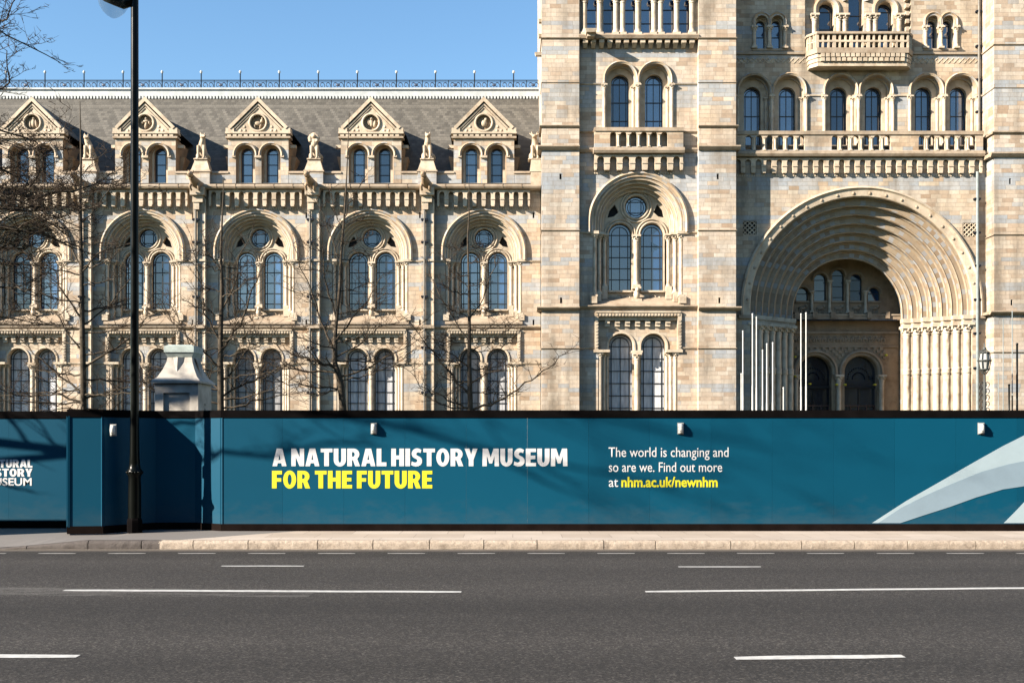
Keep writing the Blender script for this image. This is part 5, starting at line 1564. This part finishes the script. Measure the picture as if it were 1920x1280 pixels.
def lantern():
    Y=47.0; x=PX(1846,Y); o=empty("ornate_lantern",(x,Y,0)); tag(o,"ornate wrought iron lantern on a scrolled post by the right side of the arch","lantern")
    z=lambda py: PZ(py,Y)
    mb=MB(); mb.lathe(0,0,[(0.12,0),(0.10,z(772)),(0.06,z(760)),(0.05,z(700))],8)
    for sg in (-1,1):
        for k in range(5):
            zz=z(768-12*k); pts=[]
            for t in range(10):
                a=-1.2+t*0.6; rr=0.13*(1-t/13); pts.append((sg*(0.10+rr*math.cos(a)),0,zz+rr*math.sin(a)))
            mb.tube(pts,0.018,4,0); mb.tube([(p[1],p[0]*1,p[2]) for p in pts],0.018,4,0)
    mb.build("post",M['wrought'],o)
    mb=MB(); k=8; zb,zm,zt=z(697),z(676),z(661)
    for i in range(k):
        a=2*PI*i/k
        mb.tube([(0.07*math.cos(a),0.07*math.sin(a),z(701)),(0.2*math.cos(a),0.2*math.sin(a),zb+0.12),(0.27*math.cos(a),0.27*math.sin(a),zm),(0.2*math.cos(a),0.2*math.sin(a),zt),(0.05*math.cos(a),0.05*math.sin(a),z(655))],0.022,4,0)
    for zz,rr in ((zm,0.27),(zb+0.1,0.2),(zt,0.2)): mb.tube([(rr*math.cos(2*PI*i/16),rr*math.sin(2*PI*i/16),zz) for i in range(16)],0.026,5,0,closed=True)
    mb.lathe(0,0,[(0.07,z(656)),(0.09,z(653)),(0.03,z(650)),(0.04,z(646)),(0.001,z(642))],8)
    mb.build("cage",M['wrought'],o)
    mb=MB(); mb.lathe(0,0,[(0.05,zb),(0.16,zb+0.1),(0.23,zm),(0.17,zt),(0.05,zt+0.04)],8,0,False); mb.build("glazing",M['lightbase'],o)
lantern()

# ------------------------------------------------------------------ bare trees
class Tree:
    def __init__(s, seed): s.r=random.Random(seed); s.t=MB(); s.c=MB(); s.n=0
    def limb(s, p, d, L, rad, lev, maxlev, up=0.15, spread=0.9, kids=5, wob=0.16, mb=None, ratio=0.55):
        k=max(4,int(5 if lev<maxlev else 4)); path=[Vector(p)]; rads=[rad]; d=Vector(d).normalized()
        dirs=[]
        for i in range(k):
            d=(d+Vector((s.r.gauss(0,wob),s.r.gauss(0,wob),s.r.gauss(0,wob)+up*0.35))).normalized()
            path.append(path[-1]+d*L/k); rads.append(rad*(1-0.78*(i+1)/k)); dirs.append(d.copy())
        m=mb or s.c
        m.tube(path,rads,7 if rad>0.05 else (5 if rad>0.02 else 3),0 if rad>0.018 else 1,cap=False); s.n+=1
        if lev>=maxlev: return
        for j in range(kids):
            t=0.22+0.75*(j+s.r.random())/kids; f=t*k; i=min(int(f),k-1); q=path[i].lerp(path[i+1],f-i)
            az=s.r.uniform(0,2*PI); side=Vector((math.cos(az),math.sin(az),s.r.uniform(-0.25,0.6)))
            nd=(dirs[i]*(1-spread*0.55)+side*spread).normalized()
            rr=max(rads[i]*0.6,0.0085)
            s.limb(q,nd,L*ratio*s.r.uniform(0.7,1.15)*(1.15-t*0.5),rr,lev+1,maxlev,up,spread,max(2,kids-1),wob,None,ratio)
    def branch(s, pts, r0, r1, kids=8, L=1.0, maxlev=1, lev=0, spread=0.8):
        r0*=0.85; kids=int(kids*2.1); L*=1.15
        """a drawn limb with its own side twigs"""
        pts=[Vector(p) for p in pts]; n=len(pts)
        # subdivide with jitter
        path=[]
        for i in range(n-1):
            for q in range(4):
                t=q/4; v=pts[i].lerp(pts[i+1],t)
                if path: v+=Vector((s.r.gauss(0,.03),s.r.gauss(0,.03),s.r.gauss(0,.03)))
                path.append(v)
        path.append(pts[-1]); m=len(path)
        rads=[r0+(r1-r0)*i/(m-1) for i in range(m)]
        s.c.tube(path,rads,6,0 if r0>0.018 else 1,cap=False); s.n+=1
        for j in range(kids):
            f=(0.15+0.85*(j+s.r.random())/kids)*(m-1); i=min(int(f),m-2); q=path[i].lerp(path[i+1],f-i); d=(path[i+1]-path[i]).normalized()
            az=s.r.uniform(0,2*PI); side=Vector((math.cos(az),math.sin(az)*0.8,s.r.uniform(-0.3,0.7)))
            s.limb(q,(d*0.6+side*spread).normalized(),L*s.r.uniform(0.5,1.1),max(rads[i]*0.5,0.010),lev+1,lev+1+maxlev,0.15,0.9,4)
    def laterals(s, axis, n, L, r, rise=0.35, side=None):
        axis=[Vector(a) for a in axis]
        for j in range(n):
            f=(j+s.r.random())/n*(len(axis)-1); i=min(int(f),len(axis)-2); p=axis[i].lerp(axis[i+1],f-i)
            sg=1 if j%2 else -1; k=1-0.62*f/(len(axis)-1); l=L*k*s.r.uniform(0.6,1.15); az=s.r.uniform(-0.7,0.7)
            d=Vector((sg*math.cos(az),math.sin(az),0))
            rs=rise*s.r.uniform(-0.2,1.3)
            s.branch([p,p+d*l*0.35+Vector((0,0,l*rs*0.15)),p+d*l*0.7+Vector((0,0,l*rs*0.42)),p+d*l+Vector((0,0,l*rs*0.9))],r*k*s.r.uniform(0.7,1.1),0.010,6,l*0.42,1)
    def trunk(s, path, rads): s.t.tube(path,rads,10,0,cap=False)
    def done(s, base, label, group="bare trees in the museum garden"):
        o=empty("bare_tree",base); tag(o,label,"tree",group)
        off=-Vector(base)
        for mb,nm in ((s.t,"trunk"),(s.c,"branches")):
            mb.v=[tuple(Vector(v)+off) for v in mb.v]; mb.build(nm,[M['bark'],M['twig']],o)
        return o
YT=36.0
def q(px,py,dy=0.0): v=P3(px,py,YT+0); v.y+=dy; return v
# tree at the left of the lamp column
t=Tree(11); top=[(157,800),(156,700),(154,600),(153,500),(150,400),(152,300),(150,190)]
t.trunk([Vector((PX(157,YT),YT,-0.05))]+[q(*a) for a in top],[0.115,0.10,0.09,0.078,0.066,0.05,0.034,0.010])
for pts,r0,k,L in (([(158,755),(100,738),(40,742),(-30,725)],.05,8,1.1),([(158,748),(200,735),(250,728),(300,712)],.045,8,0.9),([(156,735),(110,705),(60,660),(10,610)],.045,8,1.2),([(156,690),(205,660),(250,630),(290,590)],.05,9,1.0),
   ([(156,660),(120,610),(80,570),(20,545)],.04,8,1.1),([(155,610),(200,570),(240,520),(265,480)],.038,8,0.9),([(154,600),(120,540),(90,500),(40,470)],.04,8,1.1),([(153,510),(190,480),(235,455),(262,420)],.035,7,0.8),
   ([(153,500),(120,440),(70,400),(20,390)],.035,8,1.0),([(151,420),(185,385),(215,345),(232,310)],.03,6,0.7),([(151,400),(120,350),(80,330),(40,320)],.03,7,0.8),([(151,330),(175,300),(190,270)],.022,5,0.6),([(157,770),(120,765),(70,775)],.04,6,0.8),([(158,765),(200,770),(240,750)],.03,6,0.8)):
    t.branch([q(a,b,(i)*t.r.uniform(-0.35,0.35)) for i,(a,b) in enumerate(pts)],r0,0.008,k,L)
t.laterals([q(a,b) for a,b in ((158,770),(156,700),(154,600),(153,500),(150,400),(151,330))],22,3.0,0.05)
t.done((PX(157,YT),YT,-0.05),"bare tree with many fine level branches just left of the lamp column")
# tree behind the gate pier
t=Tree(23); YT=35.0
t.trunk([Vector((PX(416,YT),YT,-0.05))]+[q(a,b) for a,b in ((414,760),(413,690),(414,620),(416,540),(414,470),(417,400),(420,330))],[0.12,0.10,0.09,0.07,0.055,0.04,0.025,0.008])
for pts,r0,k,L in (([(414,745),(450,720),(490,705),(535,690)],.05,9,1.0),([(414,735),(380,700),(350,640),(330,570)],.05,8,1.0),([(413,690),(370,650),(320,600),(300,560)],.045,7,0.9),([(414,660),(450,610),(480,545),(500,480)],.05,8,0.9),
   ([(413,640),(385,590),(370,520),(365,460)],.04,7,0.9),([(415,580),(440,540),(455,480),(470,420)],.035,7,0.8),([(414,765),(460,760),(520,740),(560,735)],.04,8,0.9),([(415,510),(390,470),(375,430)],.03,6,0.7),([(413,720),(440,690),(460,650),(480,640)],.035,7,0.8)):
    t.branch([q(a,b,(i)*t.r.uniform(-0.3,0.3)) for i,(a,b) in enumerate(pts)],r0,0.008,k,L)
t.laterals([q(a,b) for a,b in ((415,770),(413,690),(414,620),(416,540),(414,470))],17,2.6,0.045)
t.done((PX(416,YT),YT,-0.05),"bushy bare tree right behind the stone gate pier")
# forked tree in the middle of the wing
t=Tree(31); YT=37.0
t.trunk([Vector((PX(646,YT),YT,-0.05))]+[q(a,b) for a,b in ((643,765),(638,715),(628,680),(629,620),(637,540),(640,470),(646,400),(650,330),(655,210))],[0.14,0.12,0.11,0.085,0.062,0.052,0.042,0.032,0.022,0.008])
for pts,r0,k,L in (([(634,692),(600,680),(550,665),(500,640)],.07,9,1.0),([(636,700),(580,695),(520,690),(460,670)],.05,9,0.9),([(629,660),(600,600),(580,540),(560,470)],.05,8,0.9),([(629,640),(660,600),(690,560),(720,520)],.04,7,0.9),
   ([(640,705),(690,690),(740,665),(800,625)],.05,9,0.9),([(632,600),(612,540),(606,470),(604,400)],.04,7,0.7),([(640,500),(620,440),(600,390),(575,340)],.028,6,0.7),([(645,410),(665,370),(690,330)],.02,5,0.6),([(643,440),(625,390),(615,350)],.02,5,0.6),
   ([(630,670),(680,640),(720,610),(760,600)],.035,8,0.8),([(640,725),(600,740),(560,735)],.04,7,0.8)):
    t.branch([q(a,b,(i)*t.r.uniform(-0.3,0.3)) for i,(a,b) in enumerate(pts)],r0,0.008,k,L)
t.laterals([q(a,b) for a,b in ((640,740),(629,680),(629,620),(637,540),(640,470),(646,400))],16,2.4,0.04)
t.done((PX(646,YT),YT,-0.05),"forked bare tree with a leaning trunk at the middle of the wing")
# slender straight tree by the tower
t=Tree(47); YT=34.0
t.trunk([Vector((PX(882,YT),YT,-0.05))]+[q(a,b) for a,b in ((882,765),(880,690),(880,600),(879,520),(877,450),(880,390),(879,320))],[0.095,0.085,0.07,0.05,0.036,0.028,0.018,0.006])
for pts,r0,k,L in (([(884,768),(930,752),(985,720),(1030,690),(1068,655)],.055,10,0.6),([(882,765),(840,750),(800,730),(760,690)],.045,9,0.8),([(880,740),(835,690),(800,650),(775,610)],.045,8,0.8),([(880,640),(850,600),(820,540),(795,480)],.028,7,0.6),
   ([(880,600),(905,560),(925,500),(935,460)],.025,6,0.6),([(880,660),(920,640),(960,615)],.025,6,0.6),([(879,540),(850,510),(830,480)],.018,5,0.5),([(881,720),(915,700),(950,690)],.03,6,0.6),([(880,690),(845,660),(820,640)],.03,6,0.7)):
    t.branch([q(a,b,(i)*t.r.uniform(-0.25,0.25)) for i,(a,b) in enumerate(pts)],r0,0.007,k,L)
t.laterals([q(a,b) for a,b in ((882,770),(880,690),(880,600),(879,520),(877,450))],16,1.8,0.032)
t.done((PX(882,YT),YT,-0.05),"slender straight bare tree nearest the tower")
# big spreading tree whose crown reaches in at the left edge
t=Tree(5); YT=28.0; bx=PX(-190,YT)
t.trunk([(bx,YT,-0.05),(bx+0.1,YT,2.5),(bx-0.1,YT+0.1,5),(bx+0.1,YT,7.5),(bx+0.2,YT,10.5),(bx+0.1,YT,14)],[0.34,0.28,0.24,0.19,0.12,0.03])
for pts,r0,k,L,ml in (([(-185,420),(-120,380),(-40,350),(40,345),(110,340),(160,300)],.10,16,1.5,3),([(-185,470),(-110,440),(-30,430),(60,440),(120,420)],.09,16,1.5,3),([(-185,380),(-120,320),(-60,270),(0,270),(70,290)],.085,15,1.4,3),
   ([(-185,250),(-130,160),(-70,90),(-10,30),(40,10)],.08,16,1.2,2),([(-185,200),(-110,150),(-50,100),(10,70),(80,90)],.06,14,0.8,2),([(-185,300),(-100,240),(-40,190),(10,150),(45,120)],.06,12,0.7,2),([(-185,520),(-110,500),(-40,480),(30,490)],.07,12,1.4,3),([(-185,560),(-100,560),(-20,590),(60,600)],.06,11,1.4,3),
   ([(-185,430),(-100,400),(-10,400),(70,390),(130,400)],.07,16,1.4,3),([(-185,330),(-110,290),(-30,300),(30,330)],.07,13,1.2,2)):
    t.branch([q(a,b,(i)*t.r.uniform(-0.5,0.5)) for i,(a,b) in enumerate(pts)],r0,0.010,int(k*0.85),L,ml)
for pts,r0,k,L,ml in (([(-185,400),(-120,390),(-60,410),(0,420),(60,430),(110,450)],.08,10,1.3,2),([(-185,460),(-120,470),(-60,460),(10,455),(80,470)],.07,10,1.3,2),([(-185,350),(-110,360),(-40,375),(40,385),(140,420)],.07,10,1.2,2),
   ([(-185,360),(-110,330),(-40,330),(40,365),(100,380)],.06,9,1.1,2),([(-185,520),(-100,540),(-20,530),(50,540)],.06,11,1.2,2),([(-185,280),(-110,240),(-40,230),(20,240),(50,260)],.05,11,0.8,2)):
    t.branch([q(a,b,(i)*t.r.uniform(-0.5,0.5)) for i,(a,b) in enumerate(pts)],r0,0.011,k,L,ml)
t.done((bx,YT,-0.05),"big spreading bare tree whose dense twigs reach in from the left edge of the photo")
# street tree on the pavement, trunk just out of the picture at the left: its limbs shade the hoarding
t=Tree(71); bx,by=-14.3,16.5
t.trunk([(bx,by,0.05),(bx,by,2),(bx+.1,by-.1,4),(bx,by-.2,6.5),(bx,by,11)],[0.22,0.18,0.15,0.11,0.03])
for pts,r0,k,L,ml in (([(bx,by,2.6),(-12.6,15.9,3.4),(-10.6,15.6,4.0),(-8.6,15.4,4.3)],.06,5,0.9,1),([(bx,by,4),(-12.6,14.5,5.8),(-12,12.4,7.2),(-11,10.8,8.0)],.085,9,1.5,2),([(bx,by,5),(-13.5,14.0,7.0),(-13.6,11.5,8.9),(-12.4,9.4,10.2)],.085,9,1.5,2),
   ([(bx,by,3.4),(-12.4,15.2,4.4),(-11.4,14,5.0),(-10.2,13.4,5.8)],.07,8,1.2,1),([(bx,by,6),(-15,14,8.4),(-15.6,11.6,10),(-15.4,9.5,11)],.085,9,1.5,2),([(bx,by,6.5),(-14.5,17,8.5),(-16,17,10)],.07,8,1.2,2),
   ([(bx,by,5.5),(-14.2,14.8,7.8),(-15.8,13.2,9.6),(-18,11.6,11.6)],.085,9,1.5,2),([(bx,by,7),(-14,13.6,10.4),(-16,10.6,12.6)],.07,9,1.5,2)):
    t.branch([Vector(p) for p in pts],r0*1.2,0.012,k,L,ml)
t.done((bx,by,0.05),"bare street tree on the pavement just out of the picture at the left",group="bare street trees")
# unseen cabinet added out of frame to shade the foot of the hoarding
o=empty("shade_cabinet",(-9.9,16.75,0.1)); tag(o,"dark green cabinet added out of view at the left to shade the hoarding","cabinet")
mb=MB(); mb.box(-1.5,1.5,-0.2,0.2,0.0,0.08); mb.box(-1.48,1.48,-0.18,0.18,0.08,1.26); mb.frustum(-1.52,1.52,-0.22,0.22,1.26,-1.44,1.44,-0.14,0.14,1.33); mb.build("body",M['cabinet'],o)
for i in range(4):
    x0=-1.42+i*0.72; mb=MB(); mb.box(x0,x0+0.68,-0.20,-0.17,0.14,1.2); mb.box(x0+0.56,x0+0.60,-0.225,-0.20,0.6,0.75); mb.build("door",M['cabinet'],o)
# terrace across the street, behind the camera: what the windows and the hoarding look at
o=empty("terrace_houses",(0,-18,0)); tag(o,"long stuccoed terrace across the street, behind the viewer","building")
H=17.0; mb=MB()
hs=[]
for i in range(-26,27):
    for j,(z0,h) in enumerate(((1.0,2.6),(5.2,2.9),(9.2,2.4),(12.8,1.8))): hs.append(rect(i*3.0-0.65,i*3.0+0.65,z0,z0+h))
f=MB(); f.cdt(rect(-80,80,-0.1,H),hs,0.0,0)
for h in hs: f.reveal(h,0.0,0.3,0)
f.v=[(v[0],-v[1],v[2]) for v in f.v]
mb.merge(f)
for z in (4.4,8.4,12.0,15.6): mb.box(-80,80,0.0,0.28,z,z+0.25,1)
mb.box(-80,80,-0.1,0.7,H-0.5,H,1); mb.box(-80,80,-10,-0.32,-0.1,H-0.1,1)
mb.build("front",[M['stucco'],M['stucco']],o)
g=MB()
for h in hs:
    x0,x1,z0,z1=h[0][0],h[2][0],h[0][1],h[1][1]; g.face([(x1,-0.28,z0),(x0,-0.28,z0),(x0,-0.28,z1),(x1,-0.28,z1)],0); g.box(x0,x1,-0.27,-0.22,(z0+z1)/2-0.04,(z0+z1)/2+0.04,1); g.box((x0+x1)/2-0.03,(x0+x1)/2+0.03,-0.265,-0.225,z0,z1,1)
w=g.build("windows",[M['glass_dark'],M['white_metal']],o); w['kind']="stuff"
